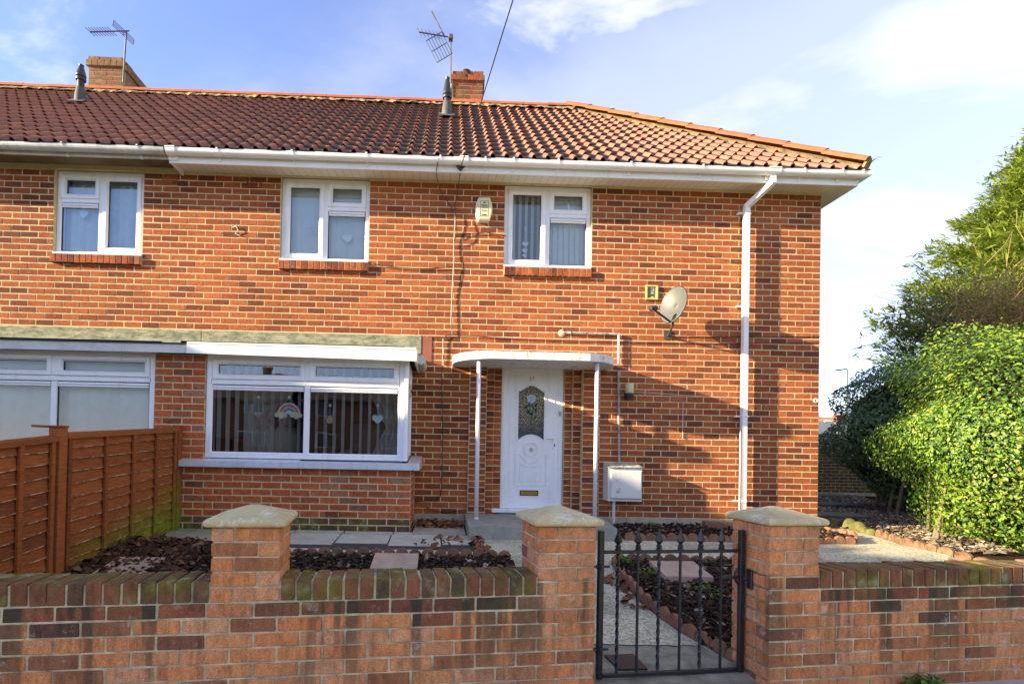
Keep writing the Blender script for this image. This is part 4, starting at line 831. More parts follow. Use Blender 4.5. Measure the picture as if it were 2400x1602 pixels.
t = thing('house_plaque', 'small yellow framed house plaque beside the satellite dish', 'sign', (-2.335, 0, 3.02)); b = MB(F0); b.rim(-2.42, -2.25, 3.015, 3.215, 0.028, 0.022, 0.0, 0.008); b.build('frame', plain('yellow paint', (0.52, 0.42, 0.1), 0.5), t)
b = MB(F0); b.box(-2.395, -2.275, 0.001, 0.008, 3.04, 3.19); b.build('tile', plain('plaque glaze', (0.6, 0.52, 0.22), 0.3), t); b = MB(F0); b.box(-2.385, -2.36, 0.008, 0.010, 3.045, 3.185); b.box(-2.31, -2.285, 0.008, 0.010, 3.045, 3.185); b.box(-2.359, -2.311, 0.008, 0.0096, 3.12, 3.13); b.build('painted_border', plain('plaque grey', (0.12, 0.13, 0.11), 0.4), t)
b = MB(F0); b.box(-2.357, -2.325, 0.0082, 0.010, 3.14, 3.18); b.build('painted_picture', plain('plaque blue', (0.12, 0.13, 0.25), 0.4), t); text_mesh('30', 0.05, F0, -2.335, 0.0095, 3.08, M_INK, 'lettering', t, 0.001)
# satellite dish
t = thing('satellite_dish', 'grey oval satellite dish on a bent wall bracket at upper right', 'satellite dish', (-2.11, 0, 2.53)); nrm = Vector((-0.90, -0.40, 0.2)).normalized(); ctr = Vector((-2.19, -0.36, 2.86)); ax1 = Vector((0,0,1)).cross(nrm).normalized(); ax2 = nrm.cross(ax1); b = MB(); vs = []; rr = [0.0, 0.25, 0.5, 0.75, 0.93, 1.0]; n = 40
for r_ in rr:
    for i in range(n):
        a = 2*PI*i/n; vs.append(tuple(ctr+ax1*0.21*r_*math.cos(a)+ax2*0.24*r_*math.sin(a)-nrm*0.055*(1-r_*r_)))
F = [[k*n+i, k*n+(i+1) % n, (k+1)*n+(i+1) % n, (k+1)*n+i] for k in range(len(rr)-1) for i in range(n)]
b.add(vs, F); o = b.build('reflector', plain('dish grey', (0.085, 0.088, 0.085), 0.5, 0.4, 0.1), t, True); so_ = o.modifiers.new('s', 'SOLIDIFY'); so_.thickness = 0.006; so_.offset = -1
b = MB(); b.tube([tuple(ctr+ax1*0.212*math.cos(2*PI*i/40)+ax2*0.242*math.sin(2*PI*i/40)) for i in range(40)], 0.007, 6, close=True); b.build('rim', M_BLACK, t)
lo = ctr-ax2*0.235-nrm*0.01; lnb = ctr+nrm*0.25-ax2*0.16+Vector((-0.06, 0, 0.02)); b = MB(); b.tube([tuple(lo), tuple(lnb)], 0.013, 8); b.build('arm', M_BLACK, t); b = MB(); b.lathe(tuple(lnb), [(0.0, -0.04), (0.03, -0.035), (0.034, 0.04), (0.026, 0.075), (0.0, 0.08)], 14, (ctr-lnb).normalized()); b.build('receiver', M_BLACK, t); b = MB(); b.lathe(tuple(lnb), [(0.0, 0.081), (0.028, 0.076), (0.031, 0.06)], 14, (ctr-lnb).normalized()); b.build('receiver_cap', M_UPVC, t)
b = MB(); b.tube([tuple(ctr-nrm*0.06), (-2.15, -0.28, 2.80), (-2.15, -0.26, 2.62), (-2.11, -0.04, 2.535), (-2.11, 0.0, 2.535)], 0.016, 8); b.box(-2.16, -2.06, -0.012, -0.001, 2.49, 2.6); b.build('bracket', plain('bracket steel', (0.1, 0.09, 0.08), 0.5, 0.5, 0.3, 10, 0.5), t)
# lamp by the door
t = thing('wall_lamp', 'cream and black bulkhead lamp beside the grey pipe near the door', 'lamp', (-2.645, 0, 1.75)); b = MB(); b.lathe((-2.645, -0.085, 1.735), [(0.05, 0), (0.055, 0.01), (0.055, 0.125), (0.05, 0.135), (0.0, 0.14)], 18); b.build('diffuser', plain('cream diffuser', (0.6, 0.53, 0.33), 0.4), t, True)
b = MB(); b.lathe((-2.645, -0.085, 1.65), [(0.0, 0), (0.045, 0.006), (0.05, 0.03), (0.058, 0.06), (0.058, 0.085), (0.0, 0.085)], 18); b.box(-2.69, -2.6, -0.06, -0.001, 1.66, 1.74); b.build('base', M_BLACK, t)
# gas meter box
t = thing('meter_box', 'cream plastic gas meter box with sloping mossy lid right of the door', 'meter box', (-2.73, 0, 0.3)); M_BOX = plain('meter box plastic', (0.66, 0.64, 0.57), 0.5, 0.4, 0.06, 5)
b = MB(Fr(-2.955, 0, 0)); b.add([(0,0,0.305),(0.45,0,0.305),(0.45,0.21,0.305),(0,0.21,0.305),(0,0,0.79),(0.45,0,0.79),(0.45,0.21,0.745),(0,0.21,0.745)], [(0,3,2,1),(4,5,6,7),(0,1,5,4),(1,2,6,5),(2,3,7,6),(3,0,4,7)]); b.build('case', M_BOX, t)
m = Mat('stained meter door', 0.5, 0.4); z = m.mr(m.noise(26, 6, 0.8, (1, 1, 0.5)), 0.52, 0.62); X = m.sep(m.pos())[0]; k = m.mr(m.math('ABSOLUTE', m.math('SUBTRACT', X, -2.83)), 0.05, 0.0); m.col(m.mix(m.math('MULTIPLY', z, k), (0.7, 0.68, 0.62), (0.05, 0.05, 0.03)))
b = MB(F0); b.cbox(-2.925, -2.515, 0.2, 0.235, 0.335, 0.70, 0.012); b.build('box_door', m.m, t)
m = Mat('mossy lid', 0.8, 0.2); m.col(m.mix(m.mr(m.noise(22, 6, 0.8), 0.42, 0.62), (0.62, 0.6, 0.52), (0.1, 0.1, 0.055))); b = MB(Fr(-2.955, 0, 0)); b.add([(-0.006,0,0.792),(0.456,0,0.792),(0.456,0.235,0.742),(-0.006,0.235,0.742),(-0.006,0,0.80),(0.456,0,0.80),(0.456,0.24,0.75),(-0.006,0.24,0.75)], [(0,3,2,1),(4,5,6,7),(0,1,5,4),(1,2,6,5),(2,3,7,6),(3,0,4,7)]); b.build('lid', m.m, t)
b = MB(); b.tube([(-2.85, -0.14, 0.305), (-2.85, -0.14, -0.08)], 0.02, 8); b.build('inlet_pipe', M_BOX, t)
t = thing('overflow_pipe', 'thin white and grey pipe running over the canopy and down to the meter box', 'pipe', (-2.77, 0, 0.8)); b = MB(); b.tube([(-3.54, -0.022, 2.541), (-2.785, -0.03, 2.533)], 0.017, 8); b.build('dark_run', plain('dirty pipe', (0.3, 0.29, 0.27), 0.6, 0.3, 0.95, 30), t); b = MB(); b.tube([(-2.785, -0.03, 2.545), (-2.783, -0.03, 2.14)], 0.0145, 8); b.tube([(-3.545, -0.012, 2.54), (-3.44, -0.03, 2.54)], 0.015, 8); b.build('white_run', M_UPVC, t); b = MB(); b.tube([(-2.78, -0.03, 2.046), (-2.765, -0.03, 1.3), (-2.755, -0.035, 0.85), (-2.75, -0.06, 0.79)], 0.0145, 8); b.build('grey_run', plain('grey pipe', (0.3, 0.3, 0.3), 0.5, 0.4, 0.4, 14), t); b = MB(); b.lathe((-3.55, -0.001, 2.535), [(0.0, 0.016), (0.035, 0.012), (0.05, 0.0)], 12, Vector((0, -1, 0))); b.build('filler', M_CONC, t)
# air bricks
for x in (-8.925, -7.81):
    b = MB(F0); b.rim(x, x+0.2, 4.368, 4.498, 0.018, 0.002, -0.03, 0.004); b.box(x+0.018, x+0.182, -0.03, -0.01, 4.386, 4.48)
    for k in range(2): b.box(x+0.018+k*0.055+0.045, x+0.018+k*0.055+0.057, -0.01, 0.001, 4.386, 4.48)
    for k in range(1, 4): b.box(x+0.018, x+0.182, -0.01, 0.0005, 4.386+k*0.024-0.004, 4.386+k*0.024+0.004)
    b.build('air_brick', M_BRICK, nbr if x < XP else house)
b = MB(FB); b.rim(-6.50, -6.34, 0.105, 0.172, 0.008, 0.003, -0.02, 0.003); b.box(-6.49, -6.35, -0.02, -0.012, 0.112, 0.165)
for k in range(7): b.box(-6.488+k*0.02, -6.484+k*0.02, -0.012, 0.002, 0.113, 0.164)
for k in range(3): b.box(-6.489, -6.351, -0.012, 0.0015, 0.122+k*0.015, 0.126+k*0.015)
b.build('air_brick', M_BRICK, house)
# eyelet, tap, nails
t = thing('wall_eyelet', 'white washing line ring fixed near the right corner of the wall', 'wall hook', (-0.07, 0, 1.7)); b = MB(); b.tube([(-0.07+0.025*math.cos(2*PI*i/14), -0.03, 1.70+0.025*math.sin(2*PI*i/14)) for i in range(14)], 0.007, 6, close=True); b.build('ring', M_UPVC, t); b = MB(); b.tube([(-0.07, 0, 1.68), (-0.07, -0.03, 1.677)], 0.006, 6); b.build('screw', M_STEEL, t)
# cables
def sag(a, b_, s, n=10): return [(a[0]+(b_[0]-a[0])*i/n, a[1]+(b_[1]-a[1])*i/n, a[2]+(b_[2]-a[2])*i/n-s*4*(i/n)*(1-i/n)) for i in range(n+1)]
cable = thing('wall_cable', 'black cables clipped down the brick wall between the upper windows', 'cable', (-5.05, 0, 0.3)); b = MB(); W_ = lambda P: b.tube(P, 0.0055, 5)
W_([(-4.97, -0.345, 4.52), (-4.98, -0.16, 4.49), (-5.0, -0.03, 4.36), (-5.03, -0.025, 4.2), (-5.02, -0.035, 4.0), (-5.035, -0.02, 3.7), (-5.03, -0.03, 3.4), (-5.045, -0.02, 3.0), (-5.05, -0.025, 2.6), (-5.03, -0.02, 2.46)])
W_([(-5.25, -0.45, 4.60), (-5.28, -0.35, 4.5), (-5.27, -0.2, 4.46), (-5.22, -0.03, 4.37), (-5.12, -0.03, 4.24), (-5.03, -0.03, 4.13)])
W_([(-5.03, -0.06, 4.12), (-5.01, -0.07, 3.95), (-4.99, -0.06, 3.8), (-5.03, -0.04, 3.72)]); W_(sag((-6.1, -0.02, 3.39), (-5.03, -0.02, 3.385), 0.04)); W_(sag((-5.0, -0.015, 2.475), (-2.8, -0.012, 2.43), 0.02)+sag((-2.78, -0.012, 2.43), (0.0, -0.01, 2.50), 0.015)[1:]); W_(sag((-2.11, -0.012, 2.53), (0.0, -0.01, 2.58), 0.01))
W_([(-5.0, -0.015, 2.47), (-5.1, -0.02, 2.465), (-5.15, -0.02, 2.42), (-5.155, -0.015, 1.9), (-5.135, -0.015, 1.2), (-5.13, -0.015, 0.5), (-5.14, -0.015, 0.32), (-5.2, -0.02, 0.26), (-5.48, -0.02, 0.235)]); W_(sag((-5.35, -0.03, 0.17), (-4.79, -0.05, 0.15), 0.06)); W_([(-4.33, -0.06, 3.8), (-4.6, -0.02, 3.86), (-4.9, -0.02, 3.83), (-5.02, -0.03, 3.79)])
b.build('cable_run', M_BLACK, cable)
b = MB(); b.tube([(-2.56, -0.012, 1.76)]+sag((-2.3, -0.01, 1.755), (-1.13, -0.01, 1.72), 0.01), 0.004, 5); b.tube([(-2.585, -0.02, 1.76), (-2.55, -0.012, 1.76)], 0.004, 5); b.build('lamp_flex', M_GUTOLD, cable); b = MB(); b.tube([(-1.885, -0.012, 1.65), (-1.885, -0.012, 1.15)], 0.0045, 5); b.build('short_flex', M_GUTOLD, cable)
tw = thing('telephone_wire', 'black telephone wire rising from the gutter past the chimney', 'wire', (-4.97, -0.345, 4.52)); b = MB(); b.tube(sag((-4.97, -0.37, 4.53), (-4.636, -2.25, 4.855), 0.0, 6)[:-1]+[(-4.636, -2.25, 4.855), (-3.75, -7.2, 5.68), (-0.3, -26.5, 9.2)], 0.006, 5); b.build('wire', M_BLACK, tw); b = MB(); b.add([(-5.03,-0.35,4.56),(-4.91,-0.35,4.56),(-4.97,-0.35,4.50),(-5.03,-0.375,4.56),(-4.91,-0.375,4.56),(-4.97,-0.375,4.50)], [(0,1,2),(5,4,3),(0,3,4,1),(1,4,5,2),(2,5,3,0)]); b.build('clamp', M_BLACK, tw)
t = thing('wire_stub', 'short twisted white wire stub on the bricks between the two left upper windows', 'wire', (-7.95, 0, 3.8)); b = MB(); b.tube([(-7.98, -0.004, 3.83), (-7.93, -0.02, 3.84), (-7.9, -0.025, 3.79), (-7.94, -0.015, 3.74), (-7.88, -0.02, 3.72)], 0.006, 5); b.build('wire', M_GUTOLD, t)
# roof vents
def flue(parent_label, x, y, zb, h, nm, capcone):
    t = thing('flue_pipe', parent_label, 'flue pipe', (x, y, zb), 'flue pipes on the roof'); b = MB(); b.lathe((x, y, zb-0.12), [(0.085, 0), (0.085, 0.1), (0.08, 0.16), (0.062, 0.26)], 20); b.build('collar', M_LEAD, t, True)
    b = MB(); b.lathe((x, y, zb+0.12), [(0.052, 0), (0.052, h-0.3)], 20); b.build('pipe', M_FLUE, t, True)
    b = MB(); z = zb+h-0.2; b.lathe((x, y, z), [(0.052, -0.02), (0.074, -0.015), (0.076, 0.015), (0.062, 0.03), (0.076, 0.045), (0.076, 0.075), (0.036, 0.30 if capcone else 0.22), (0.042, 0.33 if capcone else 0.24), (0.0, 0.335 if capcone else 0.245)], 20); b.build('terminal', M_BLACK, t)
    b = MB(); d = Matrix.Translation((x, y-0.05, zb-0.1)) @ Matrix.Rotation(PIT, 4, 'X'); b.obox(d @ Matrix.Translation((0, 0, 0.01)), 0.26, 0.24, 0.01); b.build('lead_slate', M_LEAD, t); return t
flue('tall black flue pipe with cone top on the roof in front of the brick chimney', -5.17, 1.72, 6.60, 0.42, 'r', True); flue('shorter black flue pipe on the roof beside the old wide chimney', -11.24, 1.78, 6.65, 0.48, 'l', False)
# aerials
def aerial(label, base, top, boom_to, grid_c, gx, gy, nrod, extra):
    t = thing('tv_aerial', label, 'tv aerial', base); b = MB(); b.tube([base, top], 0.014, 6); b.build('mast', M_ALU, t)
    base, top = Vector(base), Vector(top); e = Vector(boom_to); b = MB(); b.tube([tuple(top+(top-e)*0.08), tuple(e)], 0.011, 6); b.build('boom', M_ALU, t); d = (e-top).normalized()
    side_ = Vector((0,0,1)).cross(d).normalized(); upd = d.cross(side_); gx, gy = Vector(gx), Vector(gy); b = MB(); g = Vector(grid_c)
    for i in range(nrod+1):
        f = i/nrod*2-1; b.tube([tuple(g+gy*f-gx), tuple(g+gy*f+gx)], 0.006, 5)
    for f in (-1, 0, 1): b.tube([tuple(g+gx*f-gy), tuple(g+gx*f+gy)], 0.0075, 5)
    b.build('reflector_grid', M_ALU, t)
    for i in range(extra):
        q = top.lerp(e, 0.4+0.58*i/(extra-1)); b = MB(); b.tube([tuple(q-gx.normalized()*0.085), tuple(q+gx.normalized()*0.085)], 0.006, 5); b.build('director', M_ALU, t)
    return t
aerial('tv aerial with a large mesh reflector mounted on the narrow brick chimney', (-5.11, 2.85, 7.85), (-5.13, 2.85, 8.72), (-5.72, 2.6, 8.60), (-5.34, 2.75, 8.45), (0.105, 0.0, -0.2), (0.14, 0.05, 0.13), 6, 6)
o = bpy.data.objects['tv_aerial']; b = MB(); b.tube([(-5.24, 2.82, 8.70), (-5.5, 2.8, 9.16)], 0.012, 6); b.build('upper_arm', M_ALU, o); b = MB(); b.cbox(-5.17, -5.09, 2.8, 2.9, 8.66, 8.76, 0.01); b.build('clamp', M_ALU, o)
b = MB(); b.tube([(-5.11, 2.86, 7.62), (-5.1, 2.86, 7.9)], 0.012, 6); b.build('chimney_bracket', M_STEEL, o)
aerial('tv aerial pointing left on a tall mast at the old wide chimney', (-11.146, 2.750, 7.555), (-11.109, 2.750, 8.519), (-11.607, 2.500, 8.281), (-11.161, 2.750, 8.487), (0.116, 0.120, -0.079), (0.008, 0.000, 0.047), 3, 9)
# ------------------------------------------------------------------ ground
def zg(x, y=None):
    yy = x if y is None else y
    return -0.40+0.35*min(1.0, max(0.0, (yy+4.0)/2.3))
def clip(poly, a, b_, c_):
    """keep a*x+b*y<=c"""
    out = []
    for i, p in enumerate(poly):
        q = poly[(i+1) % len(poly)]; dp = a*p[0]+b_*p[1]-c_; dq = a*q[0]+b_*q[1]-c_
        if dp <= 0: out.append(p)
        if dp*dq < 0: t = dp/(dp-dq); out.append((p[0]+(q[0]-p[0])*t, p[1]+(q[1]-p[1])*t))
    return out
def sheet(name, polys, off, mat, parent=None, kind='structure', skirt=0.0):
    b = MB()
    for poly in polys:
        for lo, hi in ((-99, -4.0), (-4.0, -1.7), (-1.7, 99)):
            q = clip(clip(poly, 0, 1, hi), 0, -1, -lo)
            if len(q) > 2: b.add([(x, y, zg(y)+off) for x, y in q], [list(range(len(q)))])
        if skirt:
            n = len(poly); b.add([(x, y, zg(y)+off) for x, y in poly]+[(x, y, zg(y)+off-skirt) for x, y in poly], [(i, n+i, n+(i+1) % n, (i+1) % n) for i in range(n)])
    o = b.build(name, mat, parent)
    if kind: o['kind'] = kind
    return o
b = MB(); b.add([(-400,-400,-0.56),(400,-400,-0.56),(400,400,-0.56),(-400,400,-0.56)], [(0,1,2,3)]); o = b.build('ground', M_TURF); o['kind'] = 'structure'
WP = Vector((-3.2217, -4.0835, 0)); PHI = 0.1261; wd_ = Vector((math.cos(PHI), math.sin(PHI), 0)); wn_ = Vector((-math.sin(PHI), math.cos(PHI), 0))
def wpt(s, d): q = WP+wd_*s+wn_*d; return (q.x, q.y)
b = MB(); b.slab([wpt(-14, 0.24), wpt(-14, -3.6), wpt(14, -3.6), wpt(14, 0.24)], -0.55, -0.425); o = b.build('pavement', M_ASPH); o['kind'] = 'structure'
b = MB(); b.slab([wpt(-60, -3.75), wpt(-60, -10), wpt(60, -10), wpt(60, -3.75)], -0.557, -0.54); o = b.build('road', M_ROAD); o['kind'] = 'structure'
b = MB(); b.slab([wpt(-14, -3.602), wpt(-14, -3.74), wpt(14, -3.74), wpt(14, -3.602)], -0.55, -0.43); o = b.build('kerb', M_CONC); o['kind'] = 'structure'
sheet('garden_ground', [[(-15, -4.6), (6.5, -4.6+0.3), (6.5, 0.0), (6.5, 12), (0.0, 12), (0.0, 0.0), (-5.4, 0.0), (-5.4, -0.74), (-15, -0.74)]][:0]+[[(-15, -5.2), (7.5, -2.5), (7.5, -0.74), (-15, -0.74)], [(-5.45, -0.74), (7.5, -0.74), (7.5, 0.0), (-5.45, 0.0)], [(0.0, 0.0), (7.5, 0.0), (7.5, 14), (0.0, 14)]], -0.03, M_SOIL)
path = sheet('garden_path', [[wpt(-1.16, -0.0), wpt(0.1, -0.0), (-3.25, -3.83), (-3.36, -3.56), (-3.43, -3.42), (-3.49, -3.21), (-3.54, -2.92), (-3.55, -2.42), (-3.5, -2.06), (-4.43, -2.06), (-4.46, -3.9)], [(-4.73, -2.06), (0.12, -2.06), (0.15, -1.15), (0.37, -0.46), (0.53, 0.11), (0.75, 0.6), (0.02, 0.6), (0.02, -0.016), (-4.73, -0.016)], [(-1.95, -2.06), (-1.95, -3.75), (0.1, -3.5), (0.11, -1.76), (0.12, -2.06)]], 0.0, M_PATH)
apr = MB(); pa = [wpt(-1.16, -0.0), wpt(0.1, -0.0), (-3.26, -3.83), (-3.37, -3.59), (-4.455, -3.6)]
for lo, hi in ((-99, -4.0), (-4.0, -1.7)):
    q = clip(clip(pa, 0, 1, hi), 0, -1, -lo); apr.add([(x, y, zg(y)+0.004) for x, y in q], [list(range(len(q)))])
apr.build('path_apron', mortar('gateway concrete', (0.36, 0.33, 0.24), 0.55), path)
pc = MB(); q0, q1 = (-4.2, -3.60), (-3.42, -3.58)
pc.tube([(q0[0]+(q1[0]-q0[0])*i/12, q0[1]+random.uniform(-0.012, 0.012), zg(-3.59)+0.004) for i in range(13)], 0.004, 4); pc.build('path_crack', M_BLACK, path)
# flagstones
fl = sheet('patio', [[(-8.2, -2.0), (-4.73, -2.0), (-4.73, -0.74), (-5.47, -0.74), (-8.2, -0.78)], [(-5.47, -0.74), (-4.84, -0.74), (-4.84, -0.015), (-5.47, -0.015)]], -0.018, plain('patio bedding', (0.06, 0.055, 0.04), 1.0))
E_ = [-8.18, -7.97, -7.40, -6.83, -6.265, -5.695, -5.13, -4.735]
for a, b_ in zip(E_[:-1], E_[1:]):
    for y0, y1 in ((-1.97, -0.985), (-0.97, -0.80)):
        if y1 > -0.9 and a > -5.2: continue
        m_ = MB(); g_ = 0.009; dz_ = random.uniform(-0.004, 0.004); zq = lambda x, y: zg(y)+0.004+dz_
        m_.slab([(a+g_+0.02, y0+g_), (b_-g_+0.02, y0+g_), (b_-g_, y1-g_), (a+g_, y1-g_)], lambda x, y: zg(y)-0.03, zq); m_.build('paving_slab', M_FLAG, fl)
m_ = MB(); m_.slab([(-5.46, -0.96), (-4.84, -0.96), (-4.84, -0.03), (-5.46, -0.03)], -0.08, -0.043); m_.build('paving_slab', M_CONC, fl)
# ------------------------------------------------------------------ planting beds with bark mulch
def chips(name, label, cat, poly, n, size, mat, h=0.02, mound=0.05, seed=1):
    rs = np.random.default_rng(seed); P = np.array(poly); lo, hi = P.min(0), P.max(0); pts = []
    def inside(x, y):
        c_ = np.zeros(len(x), bool)
        for i in range(len(P)):
            x1, y1 = P[i]; x2, y2 = P[(i+1) % len(P)]; k = ((y1 > y) != (y2 > y)) & (x < (x2-x1)*(y-y1)/(y2-y1+1e-12)+x1); c_ ^= k
        return c_
    xy = rs.uniform(lo, hi, (n*4, 2)); xy = xy[inside(xy[:, 0], xy[:, 1])][:n]; k = len(xy)
    z = np.array([zg(float(y)) for y in xy[:, 1]])+mound*(0.4+0.6*rs.random(k))*rs.random(k)+h*0.3
    s = size*np.clip(rs.lognormal(0, 0.6, k), 0.25, 3.0); ang = rs.uniform(0, 2*PI, k); tilt = rs.normal(0, 0.45, (k, 2))
    ux = np.stack([np.cos(ang), np.sin(ang), tilt[:, 0]], 1); uy = np.stack([-np.sin(ang), np.cos(ang), tilt[:, 1]], 1)
    ux /= np.linalg.norm(ux, axis=1)[:, None]; uy /= np.linalg.norm(uy, axis=1)[:, None]; uz = np.cross(ux, uy); asp = rs.uniform(0.3, 0.75, k)
    C_ = np.stack([xy[:, 0], xy[:, 1], z], 1); V = np.zeros((k, 5, 3)); q = rs.uniform(0.5, 1.1, (k, 4))
    for j, (a, b_) in enumerate(((-1, -1), (1, -1), (1, 1), (-1, 1))): V[:, j] = C_+ux*(a*s*q[:, j])[:, None]*0.5+uy*(b_*s*asp*q[:, j])[:, None]*0.5
    V[:, 4] = C_+uz*(s*0.28)[:, None]
    F = np.concatenate([np.stack([np.arange(k)*5+a, np.arange(k)*5+b_, np.arange(k)*5+4], 1) for a, b_ in ((0,1),(1,2),(2,3),(3,0))])
    t = np.tile(rs.random(k), 4); o = np_mesh(name, V.reshape(-1, 3), F, t, mat); tag(o, label, cat, None, 'stuff'); return o
BED2 = [(-3.46, -2.12), (-2.0, -2.12), (-2.0, -3.85), (-3.24, -3.80), (-3.38, -3.45), (-3.48, -2.95), (-3.50, -2.45)]
BED1 = [(-3.02, -0.05), (-0.14, -0.05), (-0.14, -0.8), (-0.42, -1.1), (-3.02, -1.08)]
BED3 = [(-7.3, -2.06), (-4.46, -2.04), (-4.5, -3.9), (-7.3, -4.3)]
BEDL = [(-8.2, -1.75), (-7.3, -1.8), (-7.3, -4.3), (-8.2, -4.4)]
for nm, pl_ in (('planting_bed', BED2), ('planting_bed', BED1), ('planting_bed', BED3), ('planting_bed', BEDL)): sheet(nm, [pl_], 0.006, M_SOIL)
chips('bark_mulch', 'dark bark chips filling the bed behind the iron gate', 'bark mulch', BED2, 13000, 0.03, M_BARK, 0.02, 0.07, 1)
chips('bark_mulch', 'dark bark chips in the narrow bed below the brick wall beside the meter box', 'bark mulch', BED1, 9000, 0.03, M_BARK, 0.02, 0.06, 2)
chips('bark_mulch', 'dark bark chips in the strip behind the middle of the garden wall', 'bark mulch', [(-7.3, -2.06), (-4.46, -2.04), (-4.5, -3.0), (-7.3, -3.0)], 11000, 0.03, M_BARK, 0.02, 0.06, 3)
chips('bark_mulch', 'brown bark and dead leaves heaped beside the wooden fence', 'bark mulch', [(-8.2, -1.75), (-7.3, -1.8), (-7.3, -3.2), (-8.2, -3.2)], 8000, 0.042, M_DEAD, 0.02, 0.1, 4)
chips('gravel', 'brown gravel strip between the house side and the hedge', 'gravel', [(0.35, 0.2), (0.5, -0.6), (0.3, -1.6), (1.0, -1.6), (3.2, 2.0), (5.5, 6.3), (0.1, 6.3), (0.1, 0.75)], 16000, 0.035, M_GRAVEL, 0.012, 0.03, 5)
chips('fallen_leaves', 'brown fallen leaves scattered by the doorstep and bay', 'leaves', [(-5.44, -0.5), (-4.86, -0.5), (-4.86, -0.05), (-5.44, -0.05)], 260, 0.05, M_DRY, 0.03, 0.06, 6)
chips('fallen_leaves', 'brown leaves gathered in the joint between the flags and the path', 'leaves', [(-4.78, -1.95), (-4.68, -1.95), (-4.66, -0.9), (-4.78, -0.9)], 110, 0.045, M_DRY, 0.02, 0.025, 7)
chips('fallen_leaves', 'a few brown leaves lying on the pale flagstones', 'leaves', [(-5.4, -1.8), (-4.8, -1.8), (-4.6, -1.0), (-5.4, -1.0)], 26, 0.06, M_DRY, 0.02, 0.006, 8)
chips('fallen_leaves', 'brown leaves lying against the edging on the path behind the gate', 'leaves', [(-3.75, -3.1), (-3.5, -3.1), (-3.56, -2.3), (-3.68, -2.3)], 40, 0.055, M_DRY, 0.02, 0.015, 9)
for x0, x1, y0, y1, lb in ((-3.21, -2.80, -2.64, -2.27, 'pink paving slab lying in the bark bed behind the gate'), (-5.73, -5.33, -2.55, -2.17, 'pink paving slab in the bed behind the middle of the garden wall'), (-7.95, -7.55, -2.75, -2.35, 'grey pink paving slab half buried in leaves near the fence')):
    m_ = MB(); m_.slab([(x0, y0), (x1, y0), (x1, y1), (x0, y1)], lambda x, y: zg(y)-0.02, lambda x, y: zg(y)+0.095 if x1 > -5 or x1 > -6 else zg(y)+0.09); tag(m_.build('stepping_slab', M_PINK), lb, 'paving slab')
m_ = MB(); m_.slab([(-1.72, -0.33), (-1.25, -0.45), (-1.22, -0.33), (-1.69, -0.2)], -0.06, 0.07); tag(m_.build('loose_kerb_stone', M_TERRA), 'loose terracotta kerb piece lying in the bed under the wall', 'kerb stone')
M_SLABD = plain('dark slab', (0.14, 0.13, 0.1), 0.9, 0.2, 0.3, 8, 0, 0.4)
for x, y, lb in ((1.35, 1.4, 'near'), (2.7, 3.3, 'middle'), (4.2, 5.5, 'far')):
    m_ = MB(); m_.slab([(x-0.55, y-0.3), (x+0.35, y-0.35), (x+0.4, y+0.25), (x-0.5, y+0.3)], -0.07, 0.012); tag(m_.build('stepping_slab', M_SLABD), lb+' grey stepping slab in the gravel beside the house', 'paving slab')
# doormat on the path
m_ = MB(); m_.slab([(-4.03, -3.9), (-3.85, -3.89), (-3.88, -3.72), (-4.07, -3.74)], lambda x, y: zg(y)+0.005, lambda x, y: zg(y)+0.016); tag(m_.build('rubber_mat', M_BLACK), 'black square mat on the path just behind the gate', 'mat')
# scalloped edging
def scallop(L_=0.118, h=0.075, th=0.032):
    b = MB(); P = [(-L_/2, -0.06), (L_/2, -0.06)]+[(L_/2*math.cos(PI*i/9), h-0.055+0.055*math.sin(PI*i/9)) for i in range(10)]; b.prism(P, -th/2, th/2); o = b.build('edging_tile', M_TERRA); me = o.data; bpy.data.objects.remove(o); return me
me_sc = scallop()
def edging(label, pts, step=0.122, mat=None):
    me_ = me_sc
    if mat: me_ = me_sc.copy(); me_.materials.clear(); me_.materials.append(mat)
    t = thing('bed_edging', label, 'edging', (pts[0][0], pts[0][1], zg(pts[0][1])))
    for (x0, y0), (x1, y1) in zip(pts[:-1], pts[1:]):
        L_ = math.hypot(x1-x0, y1-y0); n = max(1, round(L_/step)); a = math.atan2(y1-y0, x1-x0)
        for i in range(n):
            f = (i+0.5)/n; x, y = x0+(x1-x0)*f, y0+(y1-y0)*f
            link('edging_tile', me_, t, Matrix.Translation((x, y, zg(y)+0.01+random.uniform(-0.012, 0.008))) @ Matrix.Rotation(a+random.uniform(-0.06, 0.06), 4, 'Z') @ Matrix.Rotation(random.uniform(-0.12, 0.12), 4, 'X') @ Matrix.Scale(L_/n/0.122, 4, (1, 0, 0)))
edging('scalloped terracotta edging round the bark bed behind the gate', [(-2.0, -2.09), (-3.48, -2.07), (-3.53, -2.42), (-3.51, -2.92), (-3.45, -3.25), (-3.36, -3.5), (-3.22, -3.83)])
edging('scalloped terracotta edging along the front of the bed beneath the house wall', [(-3.04, -1.12), (-0.40, -1.16), (-0.12, -0.83), (-0.13, -0.3)])
edging('scalloped terracotta edging behind the middle of the garden wall', [(-7.28, -2.03), (-4.45, -2.0)])
edging('broken terracotta edging along the foot of the hedge', [(0.4, -0.5), (0.18, -1.15), (0.15, -1.6), (0.22, -2.1)], 0.16, plain('weathered edging', (0.17, 0.1, 0.06), 0.95, 0.1, 0.5, 14, 0, 0.5))
ms = MB(); st_ = thing('rockery_stones', 'row of mossy rounded stones between the path and the gravel', 'stones', (0.6, 0.3, -0.05)); M_ROCK = plain('mossy rock', (0.13, 0.12, 0.04), 0.95, 0.1, 0.6, 9, 0, 0.6)
